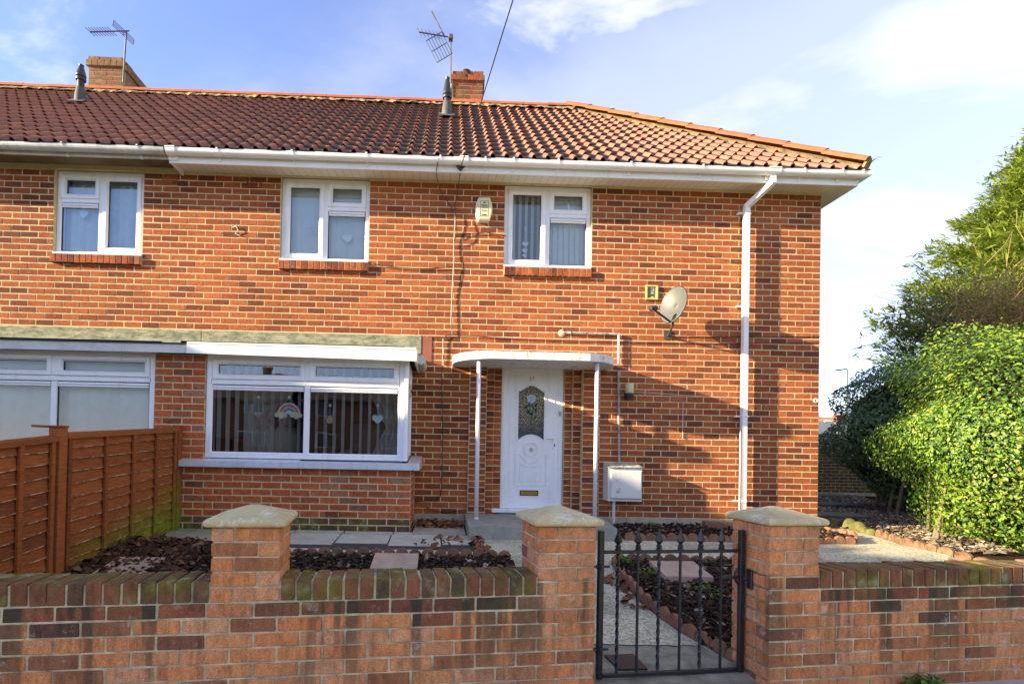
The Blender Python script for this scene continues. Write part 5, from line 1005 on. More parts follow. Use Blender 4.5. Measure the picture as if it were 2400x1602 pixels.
for x, y, r_ in ((0.28, 0.35, .08), (0.42, 0.28, .1), (0.53, 0.12, .11), (0.5, -0.08, .1), (0.44, -0.25, .075), (0.42, -0.4, .07)):
    b = MB(); b.lathe((x, y, -0.09), [(0.0, 0)]+[(r_*math.sin(PI*i/7)*random.uniform(0.85, 1.12), r_*0.85*(1-math.cos(PI*i/7))) for i in range(1, 7)]+[(0.0, r_*1.7)], 10); b.build('stone', M_ROCK, st_, True)

# ------------------------------------------------------------------ front garden wall
GB, GC, K0 = 0.225, 0.075, 0.4658
def wall_frame(a=0.0, s=0.0, d=0.0): x, y = wpt(s, d); return Fr(x, y, PHI+a)
FW = wall_frame()
def pillar(s0, parent, brickset, kmin=0):
    """1.5 brick pillar, pinwheel bond, courses from the cap down to the coping joint"""
    for k in range(kmin, 5 if kmin == 0 else 13):
        zt = K0+0.075-k*GC-0.005; zb = zt-0.065; A = 0.3275; h = 0.1025
        if k % 2: rects = [(0, .215, 0, h), (.225, A, 0, .215), (.1125, A, .225, A), (0, h, .1125, A)]
        else: rects = [(0, h, 0, .215), (.1125, A, 0, h), (.225, A, .1125, A), (0, .215, .225, A)]
        for x0, x1, d0, d1 in rects: put_gbrick(s0+x0, s0+x1, d0, d1, zb, zt, M_BRICKG, parent)
def put_gbrick(s0, s1, d0, d1, z0, z1, mat, parent):
    me = brick_mesh(s1-s0, d1-d0, z1-z0, mat); x, y = wpt((s0+s1)/2, (d0+d1)/2)
    link('brick', me, parent, Matrix.Translation((x+random.uniform(-.0015, .0015), y+random.uniform(-.0015, .0015), (z0+z1)/2+random.uniform(-.001, .001))) @ Matrix.Rotation(PHI+random.uniform(-.006, .006), 4, 'Z'))
def cap(s0, parent):
    b = MB(); S = 0.3275; o = 0.034; zc = 0.5408; A = [(-o, -o), (S+o, -o), (S+o, S+o), (-o, S+o)]; c_ = 0.012
    rings = [([( -o+c_, -o+c_), (S+o-c_, -o+c_), (S+o-c_, S+o-c_), (-o+c_, S+o-c_)], zc), (A, zc+0.008), (A, zc+0.03), ([(-o+c_, -o+c_), (S+o-c_, -o+c_), (S+o-c_, S+o-c_), (-o+c_, S+o-c_)], zc+0.04)]
    vs = []
    for P, z in rings: vs += [(*wpt(s0+u, v), z) for u, v in P]
    m_ = 0.02
    vs += [(*wpt(s0+S/2+u*m_, S/2+v*m_), zc+0.094) for u, v in ((-1,-1),(1,-1),(1,1),(-1,1))]
    F = [[r*4+i, r*4+(i+1) % 4, (r+1)*4+(i+1) % 4, (r+1)*4+i] for r in range(4) for i in range(4)]+[[16,17,18,19],[3,2,1,0]]
    b.add(vs, F); o_ = b.build('pillar_cap', M_CAP, parent); bv = o_.modifiers.new('b', 'BEVEL'); bv.width = 0.006; bv.segments = 2
def garden_wall(label, sl, sr, pillars, seed):
    random.seed(seed); x, y = wpt((sl+sr)/2, 0.1); t = thing('garden_wall', label, 'garden wall', (x, y, -0.43))
    r_ = 0.007; c = MB()
    def cb(s0, s1, d0, d1, z0, z1): c.slab([wpt(s0, d0), wpt(s1, d0), wpt(s1, d1), wpt(s0, d1)], z0, z1)
    ztop = K0-4*GC; cb(sl+r_, sr-r_, r_, 0.215-r_, -0.6, ztop+0.10)
    for p in pillars: cb(p+r_, p+0.3275-r_, r_+0.0006, 0.3275-r_, -0.598, 0.5385)
    co = c.build('mortar_core', M_MORTG, t)
    for k in range(5, 14):                                          # running courses under the coping
        zt = K0+0.075-k*GC-0.005; zb = zt-0.065
        for a, b_, _, _ in brick_rects(sl-0.006, sr+0.006, 0, 1, GB, GC, org=(0.0 if sl > -0.5 else -1.0628-0.3275)+(GB/2 if k % 2 else 0)):
            put_gbrick(a, b_, 0.0, 0.1025, zb, zt, M_BRICKTOP if (k == 5 or (k == 6 and random.random() < 0.3)) and not any(p-0.05 < (a+b_)/2 < p+0.38 for p in pillars) else M_BRICKG, t)
    for p in pillars:
        pillar(p, t, None); cap(p, t)
        for k in range(5, 14):                                      # returns of the pillars below the coping
            zt = K0+0.075-k*GC-0.005; zb = zt-0.065; e = [(0.2245, 0.3275)] if k % 2 else [(0.2245, 0.3275)]
            if abs(p) < 0.01 or p > -1.5:
                side0 = p if abs(p) < 0.01 else p+0.225
                cuts = ((0.1085, 0.3275),) if k % 2 else ((0.1085, 0.2135), (0.2235, 0.3275))
                for d0, d1 in cuts: put_gbrick(side0, side0+0.1025, d0, d1, zb, zt, M_BRICKG, t)
    segs = sub_iv((sl, sr), [(p-0.002, p+0.3295) for p in pillars])
    for a, b_ in segs:
        if b_-a < 0.05: continue
        n = round((b_-a)/0.08); w = (b_-a)/n
        for i in range(n):
            tz = random.uniform(-0.004, 0.004); j_ = random.uniform(0.004, 0.0075)
            put_gbrick(a+i*w+j_, a+(i+1)*w-j_, -0.002, 0.217, ztop+0.005+tz*0.3, ztop+0.110+tz, M_COPE, t)
    return t
garden_wall('long brick garden wall with two capped pillars to the left of the gate', -6.2, -1.0628, [-1.0628-0.3275, -1.0628-1.9975], 3)
garden_wall('brick garden wall with one capped pillar to the right of the gate', 0.0, 4.9, [0.0], 4)
random.seed(99)
# weeds at the wall foot
def leaves_np(C_, Nrm, size, asp, rs, fold=0.25, up=0.0, jit=0.55):
    k = len(C_); a = rs.normal(0, 1, (k, 3)); a[:, 2] += up; Nn = Nrm+rs.normal(0, jit, (k, 3)); Nn /= np.linalg.norm(Nn, axis=1)[:, None]+1e-9
    t = a-(a*Nn).sum(1)[:, None]*Nn; t /= np.linalg.norm(t, axis=1)[:, None]+1e-9; s = np.cross(Nn, t); L_ = (size*np.clip(rs.lognormal(0, 0.32, k), 0.45, 1.9))[:, None]; w = L_*asp
    V = np.stack([C_-t*L_*0.5, C_+s*w*0.5+Nn*L_*fold*0.3, C_+t*L_*0.5, C_-s*w*0.5+Nn*L_*fold*0.3], 1); return V.reshape(-1, 3), np.arange(k*4).reshape(-1, 4)
rs = np.random.default_rng(4)
for (s, d, lb) in ((0.93, -0.06, 'small green weed at the foot of the right garden wall'), (1.02, -0.05, 'tuft of weed growing out of the pavement by the right wall')):
    x, y = wpt(s, d); C_ = np.array([x, y, -0.40])+np.clip(rs.normal(0, 1, (160, 3)), -1.5, 1.5)*np.array([0.045, 0.025, 0.025]); V, F = leaves_np(C_, np.array([[0, -0.3, 1.0]]), 0.035, 0.4, rs); tag(np_mesh('weed', V, F, rs.random(160)*0.7, M_PRIVET), lb, 'weed')
for (x, y, lb) in ((-2.95, -2.85, 'tiny green weed in the middle of the bark bed'), (-3.3, -2.5, 'small weed near the corner of the bark bed'), (-2.4, -0.35, 'green weed in the bed by the wall near the meter box'), (-1.35, -0.15, 'green weed below the wall near the downpipe'), (-3.4, -2.2, 'weed under the top edging of the gate bed')):
    C_ = np.array([x, y, zg(y)+0.07])+rs.normal(0, 1, (70, 3))*np.array([0.04, 0.04, 0.02]); V, F = leaves_np(C_, np.array([[0, -0.2, 1.0]]), 0.03, 0.5, rs); tag(np_mesh('weed', V, F, rs.random(70)*0.8, M_PRIVET), lb, 'weed')

# ------------------------------------------------------------------ iron gate
DG = 0.2; gate = thing('iron_gate', 'black wrought iron garden gate with spear tops between the brick pillars', 'gate', (*wpt(-0.49, DG), -0.38))
G3 = lambda s, z, d=DG: (*wpt(s, d), z)
def gbar(name, s0, z0, s1, z1, w=0.026, parent=gate):
    b = MB(Fr(*wpt(0, DG), PHI)); b.cbox(min(s0, s1)-(w/2 if s0 == s1 else 0), max(s0, s1)+(w/2 if s0 == s1 else 0), -w/2, w/2, min(z0, z1)-(w/2 if z0 == z1 else 0), max(z0, z1)+(w/2 if z0 == z1 else 0), 0.003); return b.build(name, M_IRON, parent)
for s in (-0.945, -0.03): gbar('stile', s, -0.385, s, 0.485, 0.032)
gbar('top_rail', -0.928, 0.358, -0.047, 0.358, 0.02); gbar('bottom_rail', -0.928, -0.367, -0.047, -0.367, 0.024)
for i, s in enumerate((-0.837, -0.71, -0.576, -0.437, -0.304, -0.166)):
    b = MB()
    if i % 2 == 0:                                                  # twisted square bar
        n = 34; vs = []
        for k in range(n+1):
            z = -0.354+(0.347+0.354)*k/n; a = k/n*PI*7
            for c_ in range(4): vs.append((*wpt(s+0.011*math.cos(a+c_*PI/2), DG+0.011*math.sin(a+c_*PI/2)), z))
        b.add(vs, [(k*4+c_, k*4+(c_+1) % 4, k*4+4+(c_+1) % 4, k*4+4+c_) for k in range(n) for c_ in range(4)])
    else: b.tube([G3(s, -0.354), G3(s, 0.347)], 0.0085, 8)
    br = b.build('twisted_bar' if i % 2 == 0 else 'bar', M_IRON, gate)
    f = MB(); f.lathe(G3(s, 0.366), [(0.012, 0), (0.018, 0.004), (0.018, 0.012), (0.012, 0.016), (0.017, 0.021), (0.017, 0.029), (0.010, 0.034), (0.011, 0.038)], 12); f.lathe(G3(s, 0.404), [(0.009, 0), (0.026, 0.016), (0.006, 0.072), (0.0045, 0.082)], 4); f.lathe(G3(s, 0.486), [(0.0, 0), (0.007, 0.004), (0.0, 0.012)], 8); f.build('finial', M_IRON, br)
gbar('latch_bar', -0.166, 0.195, -0.047, 0.195, 0.018); b = MB(); b.tube([G3(-0.05, 0.15), G3(-0.07, 0.18), G3(-0.072, 0.22), G3(-0.055, 0.25), G3(-0.04, 0.24)], 0.008, 6); b.tube([G3(-0.03, 0.19), G3(-0.005, 0.19, 0.16)], 0.009, 6); b.build('latch', M_IRON, gate)
b = MB(Fr(*wpt(-0.003, 0), PHI-PI/2)); b.cbox(-0.175, -0.13, 0.0, 0.014, 0.135, 0.255, 0.005); b.build('latch_plate', M_IRON, gate)
for z in (0.273, -0.212):
    b = MB(); b.tube([G3(-1.06, z), G3(-0.93, z)], 0.011, 8); b.tube([G3(-0.945, z-0.02), G3(-0.945, z+0.02)], 0.022, 8); b.tube([G3(-0.93, z), G3(-0.89, z)], 0.008, 6); b.build('hinge', M_IRON, gate)

# ------------------------------------------------------------------ lap panel fence
XF = -8.25; fence = thing('wooden_fence', 'orange brown lap panel fence running from the bay towards the garden wall', 'fence', (XF, -2.4, -0.3)); FFe = Fr(XF, 0, PI/2)      # u = y, n = +x
m = Mat('painted light board edge', 0.9, 0.2); m.col(m.mix(m.mr(m.noise(9, 5, 0.7), 0.42, 0.6), (0.2, 0.06, 0.018), (0.6, 0.4, 0.26))); M_LITEDGE = m.m  # pale broken strip: top light on the lap edges, put into the colour
def ftop(y): return float(np.interp(y, [-5.2, -2.74, -0.8], [0.70, 0.995, 1.13]))
def panel(y0, y1, zt0, zt1, zb0, zb1, bat):
    n = 12
    for i in range(n):
        f0, f1 = i/n, (i+1)/n; b = MB(FFe); P = []
        for y, zt, zb in ((y0, zt0, zb0), (y1, zt1, zb1)):
            h = (zt-zb); P.append((y, zb+h*f0-0.014, zb+h*f1+0.01))
        w = [random.uniform(-0.011, 0.011) for _ in range(5)]; vs = []
        for k in range(5):
            t = k/4; y = P[0][0]+(P[1][0]-P[0][0])*t; a = P[0][1]+(P[1][1]-P[0][1])*t; c_ = P[0][2]+(P[1][2]-P[0][2])*t
            vs += [(y, 0.026, a+w[k]), (y, 0.0245, a+w[k]+0.006), (y, 0.004, c_), (y, -0.002, c_), (y, 0.014, a+w[k])]
        F = []
        for k in range(4):
            for q in range(1, 5): F.append((k*5+q, k*5+(q+1) % 5, k*5+5+(q+1) % 5, k*5+5+q))
        tn_ = random.random(); b.add(vs, F, tn_); b.mi = 1; F2 = [(k*5, k*5+1, k*5+6, k*5+5) for k in range(4)]; b.add(vs, F2, tn_); b.build('lap_board', [M_WOOD, M_LITEDGE], fence)
    lerp = lambda y, a, c_: a+(c_-a)*(y-y0)/(y1-y0)
    for y in bat:
        zt, zb = lerp(y, zt0, zt1), lerp(y, zb0, zb1); b = MB(FFe); b.cbox(y-0.02, y+0.02, 0.026, 0.052, zb-0.01, zt-0.035, 0.003, random.random()); b.build('batten', M_WOOD, fence)
    for nm, a, c_, th in (('top_rail', zt0, zt1, 0.042), ('bottom_rail', zb0+0.045, zb1+0.045, 0.05)):
        b = MB(FFe); b.add([(y0, 0.02, a-th), (y1, 0.02, c_-th), (y1, 0.02, c_), (y0, 0.02, a), (y0, 0.055, a-th), (y1, 0.055, c_-th), (y1, 0.055, c_), (y0, 0.055, a)], [(0,3,2,1),(4,5,6,7),(0,1,5,4),(1,2,6,5),(2,3,7,6),(3,0,4,7)], random.random()); b.build(nm, M_WOOD, fence)
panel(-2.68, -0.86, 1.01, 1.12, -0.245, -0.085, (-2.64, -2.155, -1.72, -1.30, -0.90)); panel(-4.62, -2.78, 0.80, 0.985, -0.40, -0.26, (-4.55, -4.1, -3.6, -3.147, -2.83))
for y, z1, z0 in ((-2.73, 1.055, -0.4), (-0.81, 1.15, -0.2), (-4.68, 0.85, -0.5)):
    b = MB(FFe); b.cbox(y-0.045, y+0.045, -0.04, 0.055, z0, z1, 0.005, random.random()); po = b.build('post', M_WOOD, fence)
    if y < -1: b = MB(FFe); b.cbox(y-0.06, y+0.055, -0.17, 0.058, z1+0.001, z1+0.018, 0.004, random.random()); b.build('post_cap', M_WOOD, po)
# ------------------------------------------------------------------ hedges, conifer, shrubs
def superell(ctr, rad3, n, rs, e=0.75, depth=0.22, zmin=-0.1, noise=0.08):
    d = rs.normal(0, 1, (n, 3)); d /= np.linalg.norm(d, axis=1)[:, None]
    r = (np.abs(d[:, 0])**(2/e)+np.abs(d[:, 1])**(2/e)+np.abs(d[:, 2])**(2/e))**(-e/2); s = d*r[:, None]
    nz = 1+noise*(np.sin(s[:, 0]*7+1)*np.sin(s[:, 1]*6+2)+np.sin(s[:, 2]*8+s[:, 0]*5))*0.7
    inner = 1-np.abs(rs.normal(0, depth, n))*0.6
    P = np.array(ctr)+s*np.array(rad3)*nz[:, None]*inner[:, None]; N = s/np.array(rad3); N /= np.linalg.norm(N, axis=1)[:, None]; k = P[:, 2] > zmin; return P[k], N[k]
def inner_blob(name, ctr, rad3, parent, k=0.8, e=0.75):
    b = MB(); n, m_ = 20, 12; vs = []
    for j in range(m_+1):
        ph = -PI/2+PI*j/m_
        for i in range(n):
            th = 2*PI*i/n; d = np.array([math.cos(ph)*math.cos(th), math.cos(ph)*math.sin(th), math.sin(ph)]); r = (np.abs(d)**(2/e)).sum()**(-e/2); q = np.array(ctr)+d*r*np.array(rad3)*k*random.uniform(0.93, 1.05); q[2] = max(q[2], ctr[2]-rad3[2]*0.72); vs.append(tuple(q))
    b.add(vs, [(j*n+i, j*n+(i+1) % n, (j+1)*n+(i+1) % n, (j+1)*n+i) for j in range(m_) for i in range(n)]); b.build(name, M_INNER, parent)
rs = np.random.default_rng(21)
hedge = thing('privet_hedge', 'tall bright green privet hedge at the right edge beside the path', 'hedge', (2.2, -0.6, -0.05)); HC, HR = (2.82, -0.95, 1.18), (2.1, 1.18, 1.40)
P, N = superell(HC, HR, 110000, rs, 0.52, 0.27, -0.12, 0.15); keep = (P[:, 2] > 0.05) | (P[:, 0] > 1.1); P, N = P[keep], N[keep]; P[:, 0] += 0.24*np.clip(0.8-P[:, 2], 0, 1)**1.2*(P[:, 0] < HC[0]); keep = (P[:, 1] < 0.9) | (P[:, 0] < 1.6)
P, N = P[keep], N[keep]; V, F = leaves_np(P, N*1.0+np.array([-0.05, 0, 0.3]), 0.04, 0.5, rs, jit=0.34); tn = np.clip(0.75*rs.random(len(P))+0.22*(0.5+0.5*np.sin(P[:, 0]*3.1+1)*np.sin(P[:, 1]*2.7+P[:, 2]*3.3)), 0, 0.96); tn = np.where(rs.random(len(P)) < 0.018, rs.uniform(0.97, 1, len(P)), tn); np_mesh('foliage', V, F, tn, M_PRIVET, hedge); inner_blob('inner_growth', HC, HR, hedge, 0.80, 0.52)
k = 1500; top = P[(P[:, 2] > 2.15)][:k]; C_ = top+rs.normal(0, 0.05, top.shape)+np.array([0, 0, 0.06])*rs.random((len(top), 1)); V, F = leaves_np(C_, np.array([[0, -0.2, 0.6]]), 0.05, 0.4, rs, 0.25, 1.5); np_mesh('top_shoots', V, F, np.clip(rs.beta(3, 2, len(C_)), 0, 0.96), M_PRIVET, hedge)
for x, y, h, dx_ in ((0.95, -0.75, 0.3, 0.2), (1.05, -0.6, 0.3, 0.25), (1.45, -0.1, 0.4, 0.1), (1.25, -0.5, 0.35, 0.1), (1.6, -1.6, 0.4, 0.0)):
    b = MB(); b.tube([(x, y, -0.1), (x+dx_*0.3, y+0.03, h*0.5), (x+dx_, y+0.1, h+0.3)], [0.022, 0.018, 0.012], 7); b.build('stem', M_TRUNK, hedge, True)
dh = thing('dark_hedge', 'dark shaded evergreen hedge behind the bright privet near the house side', 'hedge', (3.3, 2.6, 0)); DC, DR = (4.0, 2.5, 1.33), (1.5, 1.5, 1.40)
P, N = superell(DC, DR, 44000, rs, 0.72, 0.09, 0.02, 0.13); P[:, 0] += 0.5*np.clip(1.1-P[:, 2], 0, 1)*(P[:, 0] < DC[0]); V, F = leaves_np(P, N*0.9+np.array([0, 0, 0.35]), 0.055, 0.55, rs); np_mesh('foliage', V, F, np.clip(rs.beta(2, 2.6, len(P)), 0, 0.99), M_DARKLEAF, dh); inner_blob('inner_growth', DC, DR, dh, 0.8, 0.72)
for x, y in ((2.75, 1.9), (2.95, 2.3), (3.2, 2.9)):
    b = MB(); b.tube([(x, y, -0.1), (x+0.1, y, 0.4), (x+0.25, y, 0.9)], [0.03, 0.025, 0.02], 6); b.build('stem', M_TRUNK, dh)
# conifer
con = thing('conifer_tree', 'large yellow green conifer rising behind the hedges at the right', 'tree', (9.9, 5.6, -0.1)); TX, TY, TH = 10.1, 5.6, 9.7
b = MB(); b.tube([(TX, TY, -0.2), (TX+0.05, TY, 4), (TX, TY+0.05, 8), (TX, TY, TH-0.6)], [0.28, 0.2, 0.1, 0.03], 9); b.build('trunk', M_TRUNK, con, True)
VV = []; TT = []; limbs = MB()
for i in range(1150):
    zt_ = 1.2+(TH-1.3)*(rs.random()**0.9); az = rs.uniform(-PI*1.15, -PI*0.25); Lm = min((TH-zt_)*0.74+0.1, 4.5 if zt_ > 4 else 3.9)*rs.uniform(0.62, 1.08); h = zt_-0.22*Lm
    d = np.array([math.cos(az), math.sin(az), 0.0]); p0 = np.array([TX, TY, h]); n_s = int(4+Lm*3.6)
    if i % 6 == 0: limbs.tube([tuple(p0), tuple(p0+d*Lm*0.5+np.array([0, 0, 0.08*Lm])), tuple(p0+d*Lm*0.95+np.array([0, 0, 0.22*Lm]))], [0.03, 0.018, 0.006], 5)
    for j in range(n_s):
        t = 0.42+0.58*(j+rs.random())/n_s; c_ = p0+d*Lm*t+np.array([0, 0, Lm*(0.12*t+0.12*t*t)])+rs.normal(0, 0.07, 3)
        m_ = 18; yaw = az+rs.normal(0, 0.8, m_); el = rs.normal(0.18, 0.36, m_); dd = np.stack([np.cos(yaw)*np.cos(el), np.sin(yaw)*np.cos(el), np.sin(el)], 1); L_ = rs.uniform(0.10, 0.28, (m_, 1)); base = c_+rs.normal(0, 0.06, (m_, 3)); sd3 = np.cross(dd, np.array([0, 0, 1.0])); sd3 /= np.linalg.norm(sd3, axis=1)[:, None]+1e-9; sd3 += rs.normal(0, 0.35, (m_, 3)); w = L_*0.085
        VV.append(np.stack([base, base+dd*L_*0.5+sd3*w, base+dd*L_, base+dd*L_*0.5-sd3*w], 1)); TT.append(np.clip(rs.beta(2, 2, m_)*0.8+0.25*(t-0.5), 0, 1))
VV = np.concatenate(VV); TT = np.concatenate(TT); np_mesh('crown', VV.reshape(-1, 3), np.arange(VV.shape[0]*4).reshape(-1, 4), TT, M_CONIF, con); limbs.build('limb', M_BARE, con)
# twiggy dark shrub in front of the conifer, golden shrub, bare branches
def twigs(mb, base, n, L_, spread, r0, rs, up=0.6):
    for i in range(n):
        p = np.array(base)+rs.normal(0, spread*0.25, 3); d = rs.normal(0, 1, 3)*np.array([1, 0.5, 0.6])+np.array([0, 0, up]); d /= np.linalg.norm(d); pts = [tuple(p)]
        for k in range(4): d = d+rs.normal(0, 0.22, 3); d /= np.linalg.norm(d); p = p+d*L_*rs.uniform(0.16, 0.32); pts.append(tuple(p))
        mb.tube(pts, [r0*(1-0.18*k) for k in range(5)], 4, cap=False)
ds = thing('twiggy_shrub', 'dark twiggy shrub in front of the conifer above the hedge', 'shrub', (6.0, 3.6, 0)); b = MB(); twigs(b, (5.75, 3.6, 3.1), 80, 1.1, 1.3, 0.008, rs, 0.5); b.build('branches', M_BARE, ds); C_ = np.array([5.85, 3.6, 3.75])+np.clip(rs.normal(0, 1, (5200, 3)), -2, 2)*np.array([0.5, 0.35, 0.45]); V, F = leaves_np(C_, np.array([[0, -0.3, 0.6]]), 0.05, 0.5, rs); np_mesh('foliage', V, F, np.clip(rs.beta(2, 2, len(C_)), 0, 0.98), leafmat('olive shrub leaf', [(0.0, (0.05, 0.06, 0.022)), (0.6, (0.09, 0.105, 0.03)), (1.0, (0.16, 0.17, 0.05))], 0.2, 0.6), ds)
gs = thing('golden_shrub', 'golden orange twiggy shrub behind the top of the privet hedge', 'shrub', (4.2, 1.7, 0)); b = MB(); twigs(b, (4.25, 1.4, 3.0), 230, 1.05, 1.6, 0.007, rs, 0.9); b.build('branches', M_TWIG, gs); C_ = np.array([4.35, 1.5, 3.4])+np.clip(rs.normal(0, 1, (6500, 3)), -2, 2)*np.array([0.45, 0.35, 0.34]); V, F = leaves_np(C_, np.array([[-0.3, -0.3, 0.6]]), 0.045, 0.5, rs); np_mesh('foliage', V, F, rs.random(len(C_)), M_GOLD, gs); b = MB(); b.tube([(4.2, 1.7, -0.1), (4.15, 1.6, 1.6), (4.0, 1.5, 2.8)], [0.05, 0.04, 0.03], 7); b.build('stem', M_TRUNK, gs)
bb = thing('bare_branches', 'thin bare branches reaching left from behind the hedge against the sky', 'branch', (4.0, 3.4, 2.6)); b = MB()
for pts in ([(4.255, 3.400, 2.894), (3.931, 3.340, 3.043), (3.705, 3.280, 3.132), (3.480, 3.220, 3.152), (3.256, 3.160, 3.128)], [(3.994, 3.400, 3.171), (3.800, 3.460, 3.267), (3.608, 3.520, 3.250), (3.415, 3.580, 3.204), (3.256, 3.640, 3.137)], [(4.062, 3.400, 2.857), (3.804, 3.340, 2.930), (3.643, 3.280, 2.983), (3.482, 3.220, 2.995), (3.338, 3.160, 2.982)], [(3.932, 3.400, 3.012), (3.892, 3.460, 3.106), (3.904, 3.520, 3.169)], [(3.737, 3.400, 3.133), (3.769, 3.340, 3.181)], [(3.320, 3.400, 3.154), (3.223, 3.460, 3.152)], [(3.294, 3.400, 3.154), (3.280, 3.340, 3.210)], [(3.258, 3.400, 2.964), (3.225, 3.460, 3.010)], [(4.061, 3.400, 2.968), (4.124, 3.340, 3.111)], [(4.255, 3.400, 2.894), (4.515, 3.460, 2.711), (4.906, 3.520, 2.341)]): b.tube(pts, [0.012]+[0.008]*(len(pts)-2)+[0.005], 5)
b.build('branch', M_BARE, bb)
# ------------------------------------------------------------------ beyond the garden
bwall = thing('boundary_wall', 'dark brick boundary wall in the shade behind the hedge', 'wall', (3, 6.6, 0)); b = MB(); b.box(0.05, 7.2, 6.503, 6.72, -0.1, 1.47); co = b.build('mortar_core', M_MORTG, bwall); FBW = Fr(0, 6.5, 0)
lay_bricks([(FBW, r, 0.0, brick) for brick in (M_DAMPBR,) for r in brick_rects(0.05, 7.2, 0.0, 17, BL, BC)], co, M_DAMPBR, 150)
b = MB(); b.cbox(0.0, 7.2, 6.46, 6.76, 1.47, 1.53, 0.01); b.build('coping', M_CONC, bwall)
def lamp_post(label, x, y, h, arm, mat, r_=0.08, curved=False):
    t = thing('street_lamp', label, 'street lamp', (x, y, -0.5)); b = MB(); b.tube([(x, y, -0.5), (x, y, h*0.35), (x, y, h)], [r_*1.3, r_, r_*0.7], 8); b.build('column', mat, t)
    b = MB(); b.tube([(x, y, h-0.02), (x-arm*0.15, y, h+0.14), (x-arm*0.45, y, h+0.1), (x-arm, y, h+0.02)] if not curved else [(x, y, h-0.02), (x-0.05, y, h+0.25), (x-0.25, y, h+0.42), (x-arm, y, h+0.5)], r_*0.6, 7); b.build('bracket_arm', mat, t)
    b = MB(); b.cbox(x-arm-0.55, x-arm+0.02, y-0.12, y+0.12, h-0.05+(0.5 if curved else 0), h+0.06+(0.5 if curved else 0), 0.03); b.build('lantern', mat, t)
M_GREY = plain('lamp green grey', (0.1, 0.13, 0.12), 0.6); lamp_post('green grey street lamp rising beyond the dark hedge', 31.4, 40, 8.75, 0.6, M_GREY, 0.11); lamp_post('white street lamp in front of the distant grey roofed house', 28.2, 37, 3.4, 0.5, plain('white lamp paint', (0.7, 0.7, 0.68), 0.5), 0.09, True)
def far_house(name, label, x0, x1, y0, y1, ze, zr_, wallm, roofm, group=None, win=()):
    t = thing(name, label, 'house', ((x0+x1)/2, (y0+y1)/2, -0.5), group); b = MB(); b.box(x0, x1, y0, y1, -0.55, ze); b.build('wall', wallm, t); ym = (y0+y1)/2; o_ = 0.35
    b = MB(); b.add([(x0-0.2,y0-o_,ze-0.1),(x1+0.2,y0-o_,ze-0.1),(x1+0.2,ym,zr_),(x0-0.2,ym,zr_),(x0-0.2,y1+o_,ze-0.1),(x1+0.2,y1+o_,ze-0.1),(x0-0.2,y0-o_,ze+0.02),(x1+0.2,y0-o_,ze+0.02),(x1+0.2,ym,zr_+0.14),(x0-0.2,ym,zr_+0.14),(x0-0.2,y1+o_,ze+0.02),(x1+0.2,y1+o_,ze+0.02)], [(6,7,8,9),(9,8,11,10),(0,1,7,6),(4,10,11,5),(0,6,9,3),(3,9,10,4),(1,2,8,7),(2,5,11,8)]); rf = b.build('roof', roofm, t)
    b = MB(); xc = x0+(x1-x0)*0.7; b.box(xc, xc+0.7, ym-0.3, ym+0.3, zr_-0.2, zr_+0.8); b.build('chimney', M_BRICKOLD, rf)
    for a, c_, z0, z1, side_ in win:
        y = y0 if side_ < 0 else y1; w = MB(); w.box(a, c_, y-0.03 if side_ < 0 else y+0.002, y-0.002 if side_ < 0 else y+0.03, z0, z1); wo = w.build('window', M_UPVC, t)
        w = MB(); yy = y-0.034 if side_ < 0 else y+0.034; m_ = (a+c_)/2
        for p, q in ((a+0.06, m_-0.03), (m_+0.03, c_-0.06)): w.add([(p, yy, z0+0.06), (q, yy, z0+0.06), (q, yy, z1-0.06), (p, yy, z1-0.06)], [(0,1,2,3)])
        w.build('pane', plain('far glass', (0.04, 0.05, 0.06), 0.1), wo)
    return t
M_FARW = plain('far brick', (0.25, 0.12, 0.08), 0.9, 0.2, 0.2, 3); M_FARR = plain('far slate', (0.13, 0.14, 0.15), 0.8, 0.2, 0.15, 2); M_FARO = plain('far clay roof', (0.4, 0.17, 0.08), 0.8, 0.2, 0.15, 2); M_CREAM = plain('far render', (0.6, 0.58, 0.54), 0.9, 0.2, 0.08, 2)
far_house('distant_house', 'grey roofed low house far behind the boundary wall', 27.0, 36.0, 41, 47, 2.95, 4.2, M_CREAM, M_FARR, None, [(28.0, 28.9, 1.5, 2.75, -1), (29.3, 30.2, 1.5, 2.75, -1), (30.6, 31.5, 1.5, 2.75, -1)])
far_house('distant_house', 'orange roofed house furthest away beyond the grey roof', 34.0, 50.0, 60, 68, 3.6, 6.1, M_FARW, M_FARO)
ft = thing('bare_tree', 'tiny bare winter tree on the skyline at the house corner', 'tree', (58, 88, -0.5)); b = MB(); b.tube([(58, 88, -0.5), (58, 88, 4.5)], [0.35, 0.22], 6); b.build('trunk', M_BARE, ft); b = MB()
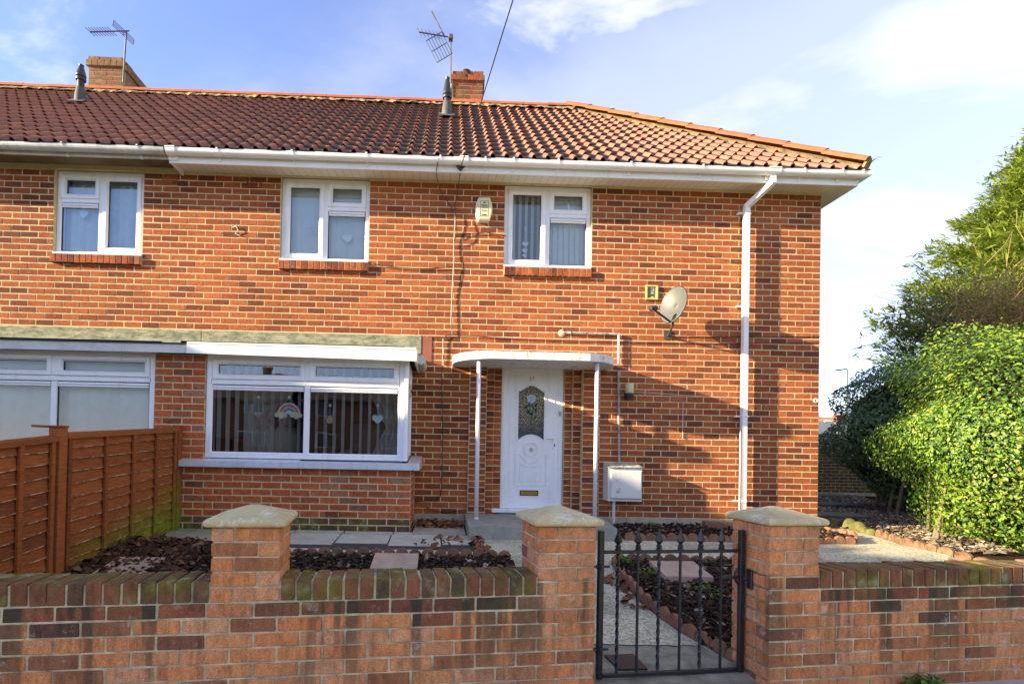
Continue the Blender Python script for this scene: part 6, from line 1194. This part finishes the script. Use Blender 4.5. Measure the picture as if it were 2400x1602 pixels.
for i in range(120):
    a = rs.uniform(0, 2*PI); e = rs.uniform(0.1, 1.4); L_ = rs.uniform(2.2, 4.6); d = np.array([math.cos(a)*math.cos(e), math.sin(a)*math.cos(e), math.sin(e)]); p = np.array([58, 88, 4.2]); b.tube([tuple(p), tuple(p+d*L_*0.5), tuple(p+d*L_+rs.normal(0, 0.3, 3))], [0.07, 0.05, 0.03], 3, cap=False)
b.build('crown', plain('far twig', (0.2, 0.17, 0.14), 1.0), ft)
# houses across the road (seen only as reflections) and an added hedge, out of view, sized to shade the garden
for i in range(4):
    x0 = -27+i*11; far_house('opposite_house', ('brick house across the road opposite the bay window', 'brick house across the road left of the middle', 'brick house across the road right of the middle', 'brick house at the right end across the road')[i], x0, x0+9.6, -43, -36, 4.4, 6.6, M_FARW, plain('brown tile', (0.12, 0.07, 0.05), 0.9), 'houses across the road', [(x0+1, x0+2.6, 0.8, 2.0, 1), (x0+6, x0+8, 0.8, 2.0, 1), (x0+1, x0+2.4, 3.3, 4.5, 1), (x0+6.4, x0+7.8, 3.3, 4.5, 1)])
lh = thing('added_shade_hedge', 'added hedge out of view to the left, placed to shade the garden and bay', 'hedge', (-17.5, -5.7, -0.4)); b = MB(); n, m_ = 40, 14; vs = []
for i in range(n+1):
    for j in range(m_+1):
        y = -8.4+6.4*i/n; z = -0.5+5.15*j/m_; vs.append((-17+rs.normal(0, 0.05), y, z+(rs.normal(0, 0.07) if j == m_ else 0)))
for i in range(n+1):
    for j in range(m_+1): x, y, z = vs[i*(m_+1)+j]; vs.append((x-1.2, y, z))
K = (n+1)*(m_+1); F = []
for i in range(n):
    for j in range(m_): a = i*(m_+1)+j; F += [(a, a+1, a+m_+2, a+m_+1), (K+a, K+a+m_+1, K+a+m_+2, K+a+1)]
    a = i*(m_+1)+m_; F.append((a, K+a, K+a+m_+1, a+m_+1))
for i in (0, n):
    for j in range(m_): a = i*(m_+1)+j; F.append((a, a+1, K+a+1, K+a))
b.add(vs, F); b.build('foliage', plain('clipped hedge', (0.04, 0.075, 0.02), 1.0, 0.1, 0.5, 14, 0, 1.0), lh)
b = MB(); b.tube([(-17.6, -5.7, -0.5), (-17.6, -5.7, 3.5)], 0.1, 6); b.build('stem', M_TRUNK, lh)
